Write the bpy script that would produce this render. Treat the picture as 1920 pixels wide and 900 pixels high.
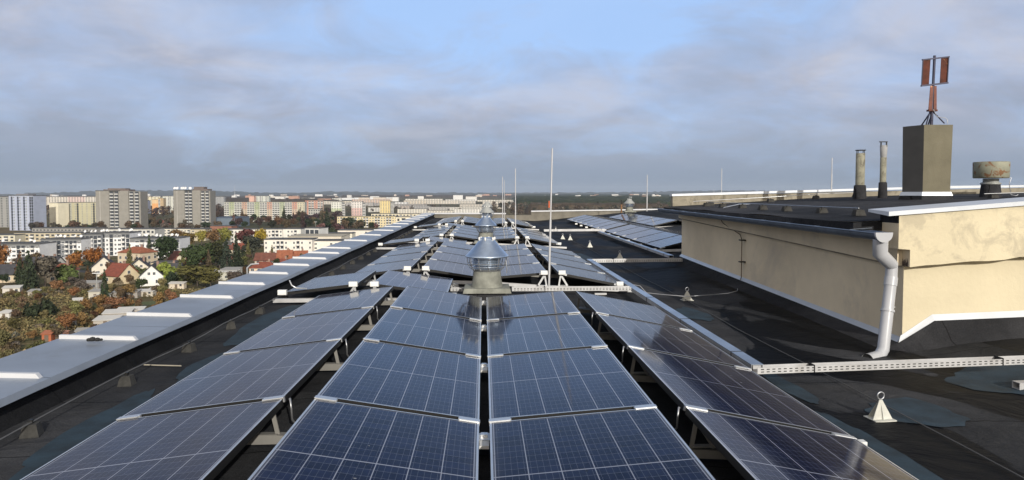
import bpy, math, random
from mathutils import Vector, Matrix
R = math.radians
sc = bpy.context.scene
for o in list(bpy.data.objects): bpy.data.objects.remove(o)

# ------------------------------------------------------------------ camera, world, sun, exposure
F = 1330.0; CX = 960.0; PITCH = R(2.6); YAW = R(2.28); CYP = 421.4; EYE = 1.5
cam_d = bpy.data.cameras.new('camera'); cam = bpy.data.objects.new('camera', cam_d)
sc.collection.objects.link(cam); sc.camera = cam
cam_d.sensor_width = 36; cam_d.lens = F*36/1920; cam_d.shift_y = -(450-CYP)/1920
cam_d.clip_start = 0.05; cam_d.clip_end = 60000
cam.location = (0, 0, EYE); cam.rotation_euler = (math.pi/2-PITCH, 0, -YAW)

SUN_EL = 20.0; SUN_AZ = 17.0       # sun stands behind the camera, SUN_AZ degrees to the right of the roof's long axis
w = bpy.data.worlds.new("World"); sc.world = w; w.use_nodes = True
nt = w.node_tree; N = nt.nodes; L_ = nt.links; N.clear()
def wn(t, **k):
    n = N.new(t)
    for a, v in k.items(): setattr(n, a, v)
    return n
out = wn('ShaderNodeOutputWorld'); bg = wn('ShaderNodeBackground'); bg.inputs[1].default_value = 0.09
sky = wn('ShaderNodeTexSky', sky_type='NISHITA', sun_disc=False)
sky.sun_elevation = R(SUN_EL); sky.sun_rotation = R(180-SUN_AZ); sky.altitude = 100; sky.dust_density = 1.0; sky.ozone_density = 2.0
tc = wn('ShaderNodeTexCoord'); sep = wn('ShaderNodeSeparateXYZ'); L_.new(tc.outputs['Generated'], sep.inputs[0])
def M(op, a, b=None, c=None, clamp=False):
    n = wn('ShaderNodeMath', operation=op); n.use_clamp = clamp
    for i, v in enumerate((a, b, c)):
        if v is None: continue
        if isinstance(v, (int, float)): n.inputs[i].default_value = v
        else: L_.new(v, n.inputs[i])
    return n.outputs[0]
zc = M('MAXIMUM', sep.outputs[2], 0.0)
den = M('ADD', zc, 0.30)
px_ = M('DIVIDE', sep.outputs[0], den); py_ = M('DIVIDE', sep.outputs[1], den)
cmb = wn('ShaderNodeCombineXYZ'); L_.new(px_, cmb.inputs[0]); L_.new(py_, cmb.inputs[1])
def noise(vec, scale, detail, rough, off, dist=0.0, sx=1, sy=1):
    mp = wn('ShaderNodeMapping'); L_.new(vec, mp.inputs[0]); mp.inputs['Location'].default_value = off
    mp.inputs['Scale'].default_value = (sx, sy, 1); mp.inputs['Rotation'].default_value = (0, 0, R(-25))
    n = wn('ShaderNodeTexNoise'); L_.new(mp.outputs[0], n.inputs['Vector'])
    n.inputs['Scale'].default_value = scale; n.inputs['Detail'].default_value = detail
    n.inputs['Roughness'].default_value = rough; n.inputs['Distortion'].default_value = dist
    return n.outputs['Fac']
def ramp(v, stops):
    r = wn('ShaderNodeValToRGB'); L_.new(v, r.inputs[0]); e = r.color_ramp.elements
    while len(e) < len(stops): e.new(0.5)
    for el, (p, c) in zip(e, stops):
        el.position = p; el.color = (c, c, c, 1) if isinstance(c, (int, float)) else (*c, 1)
    return r.outputs[0]
big = noise(cmb.outputs[0], 1.0, 6, 0.50, (3.1, 7.3, 0), 0.3, 1, 1.0)
det = noise(cmb.outputs[0], 2.8, 10, 0.60, (11.2, 4.1, 2), 0.5, 1.1, 1.1)
# a clearer gap high up, straight ahead and a little to the right
ax = M('DIVIDE', sep.outputs[0], M('MAXIMUM', sep.outputs[1], 0.05))
gx = M('MULTIPLY', M('SUBTRACT', ax, 0.06), 4.0); gz = M('MULTIPLY', M('SUBTRACT', zc, 0.30), 6.0)
gap = M('EXPONENT', M('MULTIPLY', M('ADD', M('MULTIPLY', gx, gx), M('MULTIPLY', gz, gz)), -1.0))
cover = M('SUBTRACT', M('ADD', M('MULTIPLY', big, 0.55), M('MULTIPLY', det, 0.45)), M('MULTIPLY', gap, 0.20))
lowb = ramp(zc, [(0.0, 0.16), (0.10, 0.10), (0.20, 0.02), (1.0, 0.0)])
cf = ramp(M('ADD', cover, lowb), [(0.38, 0.10), (0.49, 0.62), (0.62, 1.0)])
shade = noise(cmb.outputs[0], 2.3, 10, 0.60, (21.0, 9.5, 5), 0.4, 1, 1.5)
ccol = ramp(shade, [(0.30, (3.85, 4.45, 5.85)), (0.48, (4.75, 5.2, 6.6)), (0.66, (6.4, 6.6, 7.7))])
hor = ramp(zc, [(0.0, (2.75, 3.45, 4.6)), (0.07, (3.6, 4.35, 5.6)), (0.2, (4.5, 5.0, 6.3))])
mx0 = wn('ShaderNodeMix', data_type='RGBA', blend_type='MIX'); L_.new(ramp(zc, [(0.02, 0.0), (0.13, 0.9)]), mx0.inputs[0])
L_.new(hor, mx0.inputs[6]); L_.new(ccol, mx0.inputs[7])
# clear sky between the clouds: the Nishita sky, a little brightened by thin high cloud
skm = wn('ShaderNodeMix', data_type='RGBA', blend_type='MIX'); skm.inputs[0].default_value = 0.75
L_.new(sky.outputs[0], skm.inputs[6]); skm.inputs[7].default_value = (5.2, 8.0, 13.2, 1)
mx = wn('ShaderNodeMix', data_type='RGBA', blend_type='MIX'); L_.new(cf, mx.inputs[0])
L_.new(skm.outputs[2], mx.inputs[6]); L_.new(mx0.outputs[2], mx.inputs[7])
# overhead the cloud is thin and darker blue
top = wn('ShaderNodeMix', data_type='RGBA', blend_type='MIX')
L_.new(ramp(zc, [(0.27, 0.0), (0.42, 0.85)]), top.inputs[0]); L_.new(mx.outputs[2], top.inputs[6]); L_.new(sky.outputs[0], top.inputs[7])
# the sky round the sun, behind the camera, is brighter and warmer
back = wn('ShaderNodeMix', data_type='RGBA', blend_type='MIX')
L_.new(ramp(M('ADD', M('MULTIPLY', sep.outputs[1], -0.5), 0.5), [(0.42, 0.0), (0.85, 1.0)]), back.inputs[0]); L_.new(top.outputs[2], back.inputs[6]); back.inputs[7].default_value = (12.5, 11.4, 10.2, 1)
L_.new(back.outputs[2], bg.inputs[0]); L_.new(bg.outputs[0], out.inputs[0])

sd = bpy.data.lights.new('sun', 'SUN'); sun = bpy.data.objects.new('sun', sd); sc.collection.objects.link(sun)
sd.energy = 3.35; sd.angle = R(0.5); sd.color = (1.0, 0.945, 0.85)
sun.rotation_euler = (R(90-SUN_EL), 0, R(SUN_AZ))
sun.location = (5, -20, 20)
sc.view_settings.view_transform = 'Standard'; sc.view_settings.look = 'None'
sc.view_settings.exposure = 0.0; sc.view_settings.gamma = 1.0; sc.view_settings.use_curve_mapping = False
sc.render.engine = 'CYCLES'; sc.cycles.use_denoising = True; sc.cycles.max_bounces = 6
sc.cycles.volume_bounces = 0; sc.cycles.caustics_reflective = False; sc.cycles.sample_clamp_indirect = 4

# ------------------------------------------------------------------ pixel -> world helpers (photo pixels, 1920 x 900)
_cs, _sn = math.cos(YAW), math.sin(YAW); _cp, _sp = math.cos(PITCH), math.sin(PITCH)
def ray(px, py):
    u = (px-CX)/F; v = -(py-CYP)/F
    fwd = _cp + v*_sp; up = -_sp + v*_cp
    return Vector((u*_cs + fwd*_sn, fwd*_cs - u*_sn, up)), fwd
def at(px, py, Z):                       # the point seen at a pixel, Z metres ahead
    d, f = ray(px, py); return Vector((0, 0, EYE)) + d*(Z/f)
def on_z(px, py, z):
    d, f = ray(px, py); return Vector((0, 0, EYE)) + d*((z-EYE)/d.z)
def on_x(px, py, x):
    d, f = ray(px, py); return Vector((0, 0, EYE)) + d*(x/d.x)
def on_y(px, py, y):
    d, f = ray(px, py); return Vector((0, 0, EYE)) + d*(y/d.y)

# ------------------------------------------------------------------ mesh builder
class MB:
    def __init__(s): s.v = []; s.f = []; s.m = []; s.cur = 0; s.sm = False; s.smf = []
    def add(s, vs, fs, smooth=False):
        b = len(s.v); s.v += [tuple(p) for p in vs]
        for f in fs: s.f.append(tuple(i+b for i in f)); s.m.append(s.cur); s.smf.append(smooth)
        return s
    def box(s, x0, x1, y0, y1, z0, z1, T=None):
        vs = [Vector(p) for p in ((x0,y0,z0),(x1,y0,z0),(x1,y1,z0),(x0,y1,z0),(x0,y0,z1),(x1,y0,z1),(x1,y1,z1),(x0,y1,z1))]
        if T is not None: vs = [T @ p for p in vs]
        return s.add(vs, [(0,3,2,1),(4,5,6,7),(0,1,5,4),(1,2,6,5),(2,3,7,6),(3,0,4,7)])
    def hexa(s, p): # 8 points, bottom ccw then top ccw
        return s.add(p, [(0,3,2,1),(4,5,6,7),(0,1,5,4),(1,2,6,5),(2,3,7,6),(3,0,4,7)])
    def quad(s, a, b, c, d): return s.add([a,b,c,d], [(0,1,2,3)])
    def bar(s, a, b, wx, wz, up=(0,0,1)):   # rectangular bar from a to b
        a = Vector(a); b = Vector(b); d = (b-a).normalized(); u = Vector(up)
        r = d.cross(u)
        if r.length < 1e-4: r = d.cross(Vector((0,1,0)))
        r.normalize(); u = r.cross(d).normalized(); r *= wx/2; u *= wz/2
        return s.hexa([a-r-u, a+r-u, b+r-u, b-r-u, a-r+u, a+r+u, b+r+u, b-r+u])
    def tube(s, pts, rad, n=8, caps=True):
        pts = [Vector(p) for p in pts]; rads = rad if isinstance(rad, (list, tuple)) else [rad]*len(pts)
        rings = []; prev = None
        for i, p in enumerate(pts):
            if i == 0: d = pts[1]-p
            elif i == len(pts)-1: d = p-pts[i-1]
            else: d = (pts[i+1]-p).normalized()+(p-pts[i-1]).normalized()
            d.normalize()
            if prev is None:
                u = Vector((0,0,1)) if abs(d.z) < .9 else Vector((1,0,0))
                a = d.cross(u).normalized()
            else:
                a = (prev - d*prev.dot(d)).normalized()
            prev = a; b = d.cross(a)
            rings.append([p + (a*math.cos(2*math.pi*k/n) + b*math.sin(2*math.pi*k/n))*rads[i] for k in range(n)])
        vs = [q for r in rings for q in r]; fs = []
        for i in range(len(rings)-1):
            for k in range(n): fs.append((i*n+k, i*n+(k+1)%n, (i+1)*n+(k+1)%n, (i+1)*n+k))
        s.add(vs, fs, n > 5)
        if caps:
            s.add(rings[0][::-1], [tuple(range(n))]); s.add(rings[-1], [tuple(range(n))])
        return s
    def lathe(s, prof, n=24, c=(0,0,0), smooth=True):   # prof: (r, z)
        vs = []; fs = []
        for r, z in prof:
            for k in range(n):
                a = 2*math.pi*k/n; vs.append((c[0]+r*math.cos(a), c[1]+r*math.sin(a), c[2]+z))
        for i in range(len(prof)-1):
            for k in range(n): fs.append((i*n+k, i*n+(k+1)%n, (i+1)*n+(k+1)%n, (i+1)*n+k))
        return s.add(vs, fs, smooth)
    def disc(s, r, z, n=24, c=(0,0,0)):
        return s.add([(c[0]+r*math.cos(2*math.pi*k/n), c[1]+r*math.sin(2*math.pi*k/n), c[2]+z) for k in range(n)], [tuple(range(n))])
    def mesh(s, name, mats):
        me = bpy.data.meshes.new(name); me.from_pydata(s.v, [], s.f); me.update()
        if not isinstance(mats, (list, tuple)): mats = [mats]
        for m_ in mats: me.materials.append(m_)
        me.polygons.foreach_set('material_index', s.m); me.polygons.foreach_set('use_smooth', s.smf)
        return me
    def build(s, name, mats, parent=None, loc=(0,0,0)):
        return place(s.mesh(name, mats), name, parent, loc)
def place(me, name, parent=None, loc=(0,0,0), rot=None, scale=None):
    o = bpy.data.objects.new(name, me); sc.collection.objects.link(o); o.location = loc
    if rot: o.rotation_euler = rot
    if scale: o.scale = scale
    if parent: o.parent = parent
    return o
def tag(o, label=None, cat=None, group=None, kind=None):
    if label: o['label'] = label
    if cat: o['category'] = cat
    if group: o['group'] = group
    if kind: o['kind'] = kind
    return o
def thing(name, label, cat, loc=(0,0,0), rz=0, group=None):
    o = bpy.data.objects.new(name, None); sc.collection.objects.link(o)
    o.location = loc; o.rotation_euler = (0,0,rz); o.empty_display_size = 0.1
    return tag(o, label, cat, group)
def children_map():
    return {}
KIDS = {}
def dup(root, loc, rz=None, label=None, group=None, kids=None, scale=None):
    r = root.copy(); sc.collection.objects.link(r); r.location = loc
    if rz is not None: r.rotation_euler = (r.rotation_euler[0], r.rotation_euler[1], rz)
    if scale: r.scale = scale
    if label: r['label'] = label
    if group: r['group'] = group
    def rec(src, dst):
        for ch in KIDS.get(src.name, None) or [c for c in src.children]:
            c = ch.copy(); sc.collection.objects.link(c); c.parent = dst; rec(ch, c)
    rec(root, r)
    return r

# ------------------------------------------------------------------ materials
def newmat(name):
    m = bpy.data.materials.new(name); m.use_nodes = True
    return m, m.node_tree.nodes, m.node_tree.links, m.node_tree.nodes['Principled BSDF']
def mix_rgb(Nn, Ln, fac, a, b):
    n = Nn.new('ShaderNodeMix'); n.data_type = 'RGBA'
    for i, v in ((0, fac), (6, a), (7, b)):
        if isinstance(v, (int, float)): n.inputs[i].default_value = v
        elif isinstance(v, tuple): n.inputs[i].default_value = (*v[:3], 1)
        else: Ln.new(v, n.inputs[i])
    return n.outputs[2]
def math_n(Nn, Ln, op, a, b=None, c=None, clamp=False):
    n = Nn.new('ShaderNodeMath'); n.operation = op; n.use_clamp = clamp
    for i, v in enumerate((a, b, c)):
        if v is None: continue
        if isinstance(v, (int, float)): n.inputs[i].default_value = v
        else: Ln.new(v, n.inputs[i])
    return n.outputs[0]
def tex_noise(Nn, Ln, scale, detail=4, rough=0.55, coord='Object', sc3=(1,1,1), dist=0.0):
    t = Nn.new('ShaderNodeTexCoord'); mp = Nn.new('ShaderNodeMapping'); Ln.new(t.outputs[coord], mp.inputs[0]); mp.inputs['Scale'].default_value = sc3
    n = Nn.new('ShaderNodeTexNoise'); Ln.new(mp.outputs[0], n.inputs['Vector'])
    n.inputs['Scale'].default_value = scale; n.inputs['Detail'].default_value = detail; n.inputs['Roughness'].default_value = rough
    n.inputs['Distortion'].default_value = dist
    return n.outputs['Fac']
def cramp(Nn, Ln, v, stops):
    r = Nn.new('ShaderNodeValToRGB'); Ln.new(v, r.inputs[0]); e = r.color_ramp.elements
    while len(e) < len(stops): e.new(0.5)
    for el, (p, c) in zip(e, stops):
        el.position = p; el.color = (c, c, c, 1) if isinstance(c, (int, float)) else (*c, 1)
    return r.outputs[0]
def mat(name, col, rough=0.7, metal=0.0, var=0.12, scale=3.0, bump=0.0, bscale=40.0, spec=0.5, dirt=None, dscale=1.5, coat=0.0, sc3=(1,1,1)):
    m, Nn, Ln, p = newmat(name)
    lo = tuple(c*(1-var) for c in col); hi = tuple(min(1, c*(1+var)) for c in col)
    c = mix_rgb(Nn, Ln, cramp(Nn, Ln, tex_noise(Nn, Ln, scale, 5, 0.6, sc3=sc3), [(0.35, 0.0), (0.65, 1.0)]), lo, hi)
    if dirt:
        c = mix_rgb(Nn, Ln, cramp(Nn, Ln, tex_noise(Nn, Ln, dscale, 7, 0.68, dist=.6), [(dirt[1], 0.0), (dirt[1]+dirt[2], dirt[3])]), c, dirt[0])
    Ln.new(c, p.inputs['Base Color']); p.inputs['Roughness'].default_value = rough; p.inputs['Metallic'].default_value = metal
    p.inputs['Specular IOR Level'].default_value = spec
    if coat: p.inputs['Coat Weight'].default_value = coat; p.inputs['Coat Roughness'].default_value = 0.05
    if bump:
        b = Nn.new('ShaderNodeBump'); b.inputs['Strength'].default_value = bump; b.inputs['Distance'].default_value = 0.01
        Ln.new(tex_noise(Nn, Ln, bscale, 5, 0.6), b.inputs['Height']); Ln.new(b.outputs[0], p.inputs['Normal'])
    return m

# bitumen felt of the roof: fine grain, damp dark blotches, dusty light ones, strip seams
def bitumen(name, base=(0.030,0.0315,0.035), seams=True, wet=True, horizontal=True):
    m, Nn, Ln, p = newmat(name)
    g = cramp(Nn, Ln, tex_noise(Nn, Ln, 120, 3, .7), [(.3, 0.55), (.7, 1.5)])
    big = tex_noise(Nn, Ln, 0.55, 7, .58, sc3=(1, .45, 1), dist=.5)
    dust = cramp(Nn, Ln, big, [(.40, 0.0), (.60, 1.0)])
    c = mix_rgb(Nn, Ln, dust, tuple(b*.72 for b in base), tuple(b*1.75 for b in (base[0]*1.03, base[1]*1.0, base[2]*.96)))
    mid = cramp(Nn, Ln, tex_noise(Nn, Ln, 2.3, 6, .65), [(.3, .75), (.7, 1.25)])
    mul = Nn.new('ShaderNodeMix'); mul.data_type = 'RGBA'; mul.blend_type = 'MULTIPLY'; mul.inputs[0].default_value = 1
    Ln.new(c, mul.inputs[6]); Ln.new(g, mul.inputs[7]); c = mul.outputs[2]
    mul = Nn.new('ShaderNodeMix'); mul.data_type = 'RGBA'; mul.blend_type = 'MULTIPLY'; mul.inputs[0].default_value = 1
    Ln.new(c, mul.inputs[6]); Ln.new(mid, mul.inputs[7]); c = mul.outputs[2]
    rgh = 0.85
    if wet:
        wv = cramp(Nn, Ln, tex_noise(Nn, Ln, 0.85, 8, .55, sc3=(1.0, .38, 1), dist=.8), [(.50, 0.0), (.515, 1.0)])
        t = Nn.new('ShaderNodeTexCoord'); s = Nn.new('ShaderNodeSeparateXYZ'); Ln.new(t.outputs['Object'], s.inputs[0])
        xm = cramp(Nn, Ln, math_n(Nn, Ln, 'MULTIPLY', s.outputs[0], 0.1), [(.22, 0.0), (.25, 1.0), (.52, 1.0), (.60, .3)])
        wv = math_n(Nn, Ln, 'MULTIPLY', wv, xm)
        c = mix_rgb(Nn, Ln, wv, c, (0.0045, 0.005, 0.0065))
        rr = Nn.new('ShaderNodeMapRange'); Ln.new(wv, rr.inputs[0]); rr.inputs[3].default_value = .88; rr.inputs[4].default_value = .62
        Ln.new(rr.outputs[0], p.inputs['Roughness'])
    else: p.inputs['Roughness'].default_value = rgh
    if seams:
        t = Nn.new('ShaderNodeTexCoord'); s = Nn.new('ShaderNodeSeparateXYZ'); Ln.new(t.outputs['Object'], s.inputs[0])
        wob = math_n(Nn, Ln, 'MULTIPLY', tex_noise(Nn, Ln, 1.5, 3), .25)
        yy = math_n(Nn, Ln, 'ADD', s.outputs[1 if horizontal else 0], wob)
        fr = math_n(Nn, Ln, 'FRACT', math_n(Nn, Ln, 'MULTIPLY', yy, 1/1.03))
        ln = math_n(Nn, Ln, 'LESS_THAN', fr, .012)
        c = mix_rgb(Nn, Ln, math_n(Nn, Ln, 'MULTIPLY', ln, .8), c, (0.008, .008, .009))
    Ln.new(c, p.inputs['Base Color']); p.inputs['Specular IOR Level'].default_value = .10
    b = Nn.new('ShaderNodeBump'); b.inputs['Strength'].default_value = .5; b.inputs['Distance'].default_value = .01
    Ln.new(tex_noise(Nn, Ln, 9, 8, .7), b.inputs['Height'])
    b2 = Nn.new('ShaderNodeBump'); b2.inputs['Strength'].default_value = .8; b2.inputs['Distance'].default_value = .06
    hh = tex_noise(Nn, Ln, 1.7, 5, .55, dist=.8)
    if seams: hh = math_n(Nn, Ln, 'ADD', hh, math_n(Nn, Ln, 'MULTIPLY', fr, .10))
    Ln.new(hh, b2.inputs['Height']); Ln.new(b.outputs[0], b2.inputs['Normal']); Ln.new(b2.outputs[0], p.inputs['Normal'])
    return m

def panel_glass():
    m, Nn, Ln, p = newmat('solar_cells')
    t = Nn.new('ShaderNodeTexCoord'); s = Nn.new('ShaderNodeSeparateXYZ'); Ln.new(t.outputs['Object'], s.inputs[0])
    def mm(op, a, b=None, c=None): return math_n(Nn, Ln, op, a, b, c)
    def line(coord, off, pitch, width):          # 1 on a line of the given width at every pitch
        f = mm('FRACT', mm('DIVIDE', mm('SUBTRACT', coord, off-width/2), pitch)); return mm('LESS_THAN', f, width/pitch)
    X0, PX = 0.022, (1.0-0.044)/6; Y0, PY = 0.025, (1.64-0.05)/20
    major = line(s.outputs[0], X0, PX, .0050)
    rows = line(s.outputs[1], Y0, PY, .0019)
    bus = line(s.outputs[0], X0+PX/10, PX/5, .0012)
    mid = mm('LESS_THAN', mm('ABSOLUTE', mm('SUBTRACT', s.outputs[1], .82)), .0045)
    edge = mm('GREATER_THAN', mm('ABSOLUTE', mm('SUBTRACT', s.outputs[0], .5)), .476)
    edgy = mm('GREATER_THAN', mm('ABSOLUTE', mm('SUBTRACT', s.outputs[1], .82)), .798)
    oi = Nn.new('ShaderNodeObjectInfo')
    grain = cramp(Nn, Ln, tex_noise(Nn, Ln, 24, 2, .5), [(.3, .8), (.7, 1.25)])
    # tint of each half cell
    wn_ = Nn.new('ShaderNodeTexWhiteNoise'); cb = Nn.new('ShaderNodeCombineXYZ')
    Ln.new(mm('ADD', mm('FLOOR', mm('DIVIDE', mm('SUBTRACT', s.outputs[0], X0), PX)), mm('MULTIPLY', oi.outputs['Random'], 91)), cb.inputs[0])
    Ln.new(mm('FLOOR', mm('DIVIDE', mm('SUBTRACT', s.outputs[1], Y0), PY)), cb.inputs[1]); Ln.new(cb.outputs[0], wn_.inputs[0])
    cell = mix_rgb(Nn, Ln, wn_.outputs['Value'], (0.0035, 0.0055, 0.022), (0.0065, 0.0105, 0.036))
    mul = Nn.new('ShaderNodeMix'); mul.data_type = 'RGBA'; mul.blend_type = 'MULTIPLY'; mul.inputs[0].default_value = 1
    Ln.new(cell, mul.inputs[6]); Ln.new(grain, mul.inputs[7]); cell = mul.outputs[2]
    pv_ = Nn.new('ShaderNodeMapRange'); Ln.new(oi.outputs['Random'], pv_.inputs[0]); pv_.inputs[3].default_value = .75; pv_.inputs[4].default_value = 1.3
    cc_ = Nn.new('ShaderNodeCombineColor'); [Ln.new(pv_.outputs[0], cc_.inputs[i]) for i in range(3)]
    mul = Nn.new('ShaderNodeMix'); mul.data_type = 'RGBA'; mul.blend_type = 'MULTIPLY'; mul.inputs[0].default_value = 1
    Ln.new(cell, mul.inputs[6]); Ln.new(cc_.outputs[0], mul.inputs[7]); cell = mul.outputs[2]
    c = mix_rgb(Nn, Ln, bus, cell, (0.12, 0.135, 0.185))
    c = mix_rgb(Nn, Ln, rows, c, (0.17, 0.185, 0.235))
    c = mix_rgb(Nn, Ln, major, c, (0.29, 0.31, 0.38))
    c = mix_rgb(Nn, Ln, mm('MAXIMUM', mid, mm('MULTIPLY', mm('MAXIMUM', edge, edgy), .25)), c, (0.32, 0.34, 0.41))
    # droppings and dirt specks
    sp = cramp(Nn, Ln, tex_noise(Nn, Ln, 34, 1, .3), [(.20, 1.0), (.235, 0.0)])
    c = mix_rgb(Nn, Ln, mm('MULTIPLY', sp, .75), c, (0.012, 0.011, 0.010))
    film = cramp(Nn, Ln, tex_noise(Nn, Ln, 2.6, 7, .7, sc3=(1,.5,1), dist=.4), [(.42, .0), (.62, .03)])
    c = mix_rgb(Nn, Ln, film, c, (0.17, 0.165, 0.17))
    # dust washed down to the frame edges, and a few pale droppings
    ed = mm('MULTIPLY', cramp(Nn, Ln, mm('ABSOLUTE', mm('SUBTRACT', s.outputs[0], .5)), [(.43, 0.0), (.49, .16)]), cramp(Nn, Ln, tex_noise(Nn, Ln, 7, 5, .7), [(.35, .2), (.65, 1.0)]))
    c = mix_rgb(Nn, Ln, ed, c, (0.20, 0.19, 0.17))
    t2 = Nn.new('ShaderNodeVectorMath'); t2.operation = 'ADD'; Ln.new(t.outputs['Object'], t2.inputs[0]); cb2 = Nn.new('ShaderNodeCombineXYZ'); Ln.new(mm('MULTIPLY', oi.outputs['Random'], 57), cb2.inputs[0]); Ln.new(cb2.outputs[0], t2.inputs[1])
    vo = Nn.new('ShaderNodeTexNoise'); Ln.new(t2.outputs[0], vo.inputs['Vector']); vo.inputs['Scale'].default_value = 19; vo.inputs['Detail'].default_value = 2
    c = mix_rgb(Nn, Ln, cramp(Nn, Ln, vo.outputs['Fac'], [(.775, 0.0), (.80, .7)]), c, (0.45, 0.45, 0.43))
    Ln.new(c, p.inputs['Base Color']); p.inputs['Roughness'].default_value = .6; p.inputs['Specular IOR Level'].default_value = .02
    p.inputs['Coat Weight'].default_value = 1; p.inputs['Coat IOR'].default_value = 1.19
    rr = Nn.new('ShaderNodeMapRange'); Ln.new(tex_noise(Nn, Ln, 3, 4, .6), rr.inputs[0]); rr.inputs[3].default_value = .03; rr.inputs[4].default_value = .12
    Ln.new(rr.outputs[0], p.inputs['Coat Roughness'])
    return m

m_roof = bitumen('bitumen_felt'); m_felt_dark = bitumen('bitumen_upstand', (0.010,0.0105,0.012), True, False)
m_felt_top = bitumen('bitumen_felt_upper', (0.032,0.033,0.037), True, False, False)
m_rod = mat('grey_rod', (.58,.58,.59), .5, .3, .08)
m_patch = mat('repair_coating', (0.016,0.034,0.050), .85, 0, .35, 5, .3, 60)
m_cap = mat('painted_sheet_metal', (0.33,0.37,0.43), .45, .35, .10, 1.3, .35, 4, dirt=((.22,.23,.24), .50, .22, .5), dscale=1.4)
m_seam = mat('seam_sheet', (0.62,0.63,0.65), .4, .1, .05)
m_alu = mat('aluminium', (0.72,0.73,0.74), .38, .75, .08, 4)
m_rail = mat('galvanised_rail', (0.52,0.52,0.525), .5, .3, .12, 5, dirt=((.35,.33,.30), .55, .15, .5), dscale=4)
m_rail_in = mat('shade_toned_rail', (0.26,0.25,0.23), .6, .2, .15, 5)  # darker copy for inner rails: shade under the panels put into the colour
m_galv = mat('galvanised_sheet', (0.50,0.60,0.74), .30, .85, .16, 3.5, .06, 12)
m_white = mat('white_plastic', (0.80,0.80,0.78), .45, 0, .05)
m_frame_side = mat('dark_frame', (0.020,0.0195,0.019), .45, .3, .1)
m_cells = panel_glass()
m_black = mat('dark_gap', (0.012,0.012,0.012), .8)
m_conc = mat('weathered_concrete', (0.23,0.235,0.205), .9, 0, .25, 6, .5, 25, dirt=((.11,.11,.085), .5, .2, .6), dscale=3)
m_block = mat('concrete_block', (0.045,0.044,0.041), .95, 0, .25, 20, .4, 60)
m_steel = mat('steel_wire', (0.50,0.51,0.53), .4, .8, .1); m_dull = mat('dull_wire', (.13,.13,.13), .7, .2)
# ------------------------------------------------------------------ the roof underfoot
def lerp_tab(tab, x):
    if x <= tab[0][0]: return tab[0][1]
    for (a, va), (b, vb) in zip(tab, tab[1:]):
        if x <= b: return va + (vb-va)*(x-a)/(b-a)
    return tab[-1][1]
PROF = [(-3.6, .03), (-3.02, .03), (-1.0, .04), (0, 0), (2.2, -.13), (3.1, -.17), (4.5, -.19), (5.2, -.10), (10, .33), (20, 1.1)]
def zr(x, y):
    z = lerp_tab(PROF, x)
    if x > 3.1: z += max(0, min(1, (y-7.5)/9))*.13*min(1, (x-3.1)/1.5)
    return z - .0015*max(0, y) + .008*math.sin(x*3.1+y*1.7)*math.sin(y*2.3)
YEND = 43.5; XR = 20.0; PX_W, PY0, PY1 = 4.6, 7.57, 16.3      # penthouse wall plane, near and far ends
bld = thing('apartment_building', 'long flat roofed block underfoot with grey bitumen roof and pale metal edge', 'building', (-3.3, 20, -30))
inv = Vector((3.3, -20, 30))
def bchild(mb, name, mats, parent=None, smooth=None):
    o = mb.build(name, mats, None); 
    if parent is None: o.parent = bld; o.location = inv
    else: o.parent = parent
    return o
random.seed(5)
mb = MB(); xs = sorted(set([p[0] for p in PROF] + [-3.6+.4*i for i in range(60) if -3.6+.4*i < XR])); ys = [-4+.5*i for i in range(int((YEND+4)/.5)+1)]
for y in ys:
    for x in xs: mb.v.append((x, y, zr(x, y)))
nx = len(xs)
for j in range(len(ys)-1):
    for i in range(nx-1): mb.f.append((j*nx+i, j*nx+i+1, (j+1)*nx+i+1, (j+1)*nx+i)); mb.m.append(0); mb.smf.append(True)
roof = bchild(mb, 'roof', m_roof)
m_ownwall = mat('render_own_wall', (.55,.50,.42), .9)
mb = MB(); mb.box(-3.45, XR, -4, YEND+.1, -30, -.45); bchild(mb, 'outer_wall', m_ownwall)
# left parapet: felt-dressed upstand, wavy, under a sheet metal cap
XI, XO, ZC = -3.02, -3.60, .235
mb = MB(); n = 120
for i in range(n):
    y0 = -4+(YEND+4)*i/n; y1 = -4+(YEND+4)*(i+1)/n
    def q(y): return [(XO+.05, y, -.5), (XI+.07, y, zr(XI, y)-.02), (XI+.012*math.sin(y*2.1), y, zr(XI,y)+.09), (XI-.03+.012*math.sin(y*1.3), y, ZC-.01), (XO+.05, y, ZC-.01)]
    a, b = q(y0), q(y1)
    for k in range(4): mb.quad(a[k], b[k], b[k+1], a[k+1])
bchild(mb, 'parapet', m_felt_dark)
mb = MB(); seams = [1.3, 2.55, 3.75, 4.92, 6.15, 7.35, 8.6, 9.8, 11.1, 12.3, 13.6, 14.8, 16.1, 18.5, 21.0, 23.5, 26, 28.5, 31, 33.5, 36, 38.5, 41]
edges = [-4] + seams + [YEND]
for a, b in zip(edges, edges[1:]):
    m_ = 2.0
    for k in range(2):
        y0 = a+(b-a)*k/2; y1 = a+(b-a)*(k+1)/2; dz = .006*math.sin(y0*3)
        x_ = XI + .055 + .008*math.sin(y0*1.9); x2 = XI + .055 + .008*math.sin(y1*1.9)
        mb.quad((XO-.03, y0, ZC+.02), (x_, y0, ZC+dz*.3), (x2, y1, ZC), (XO-.03, y1, ZC+.02))
        mb.quad((x_, y0, ZC+dz*.3), (x_+.012, y0, ZC-.045), (x2+.012, y1, ZC-.045), (x2, y1, ZC))
        mb.quad((XO-.03, y0, ZC-.08), (XO-.03, y0, ZC+.02), (XO-.03, y1, ZC+.02), (XO-.03, y1, ZC-.08))
cap = bchild(mb, 'parapet_cap', m_cap)
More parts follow.
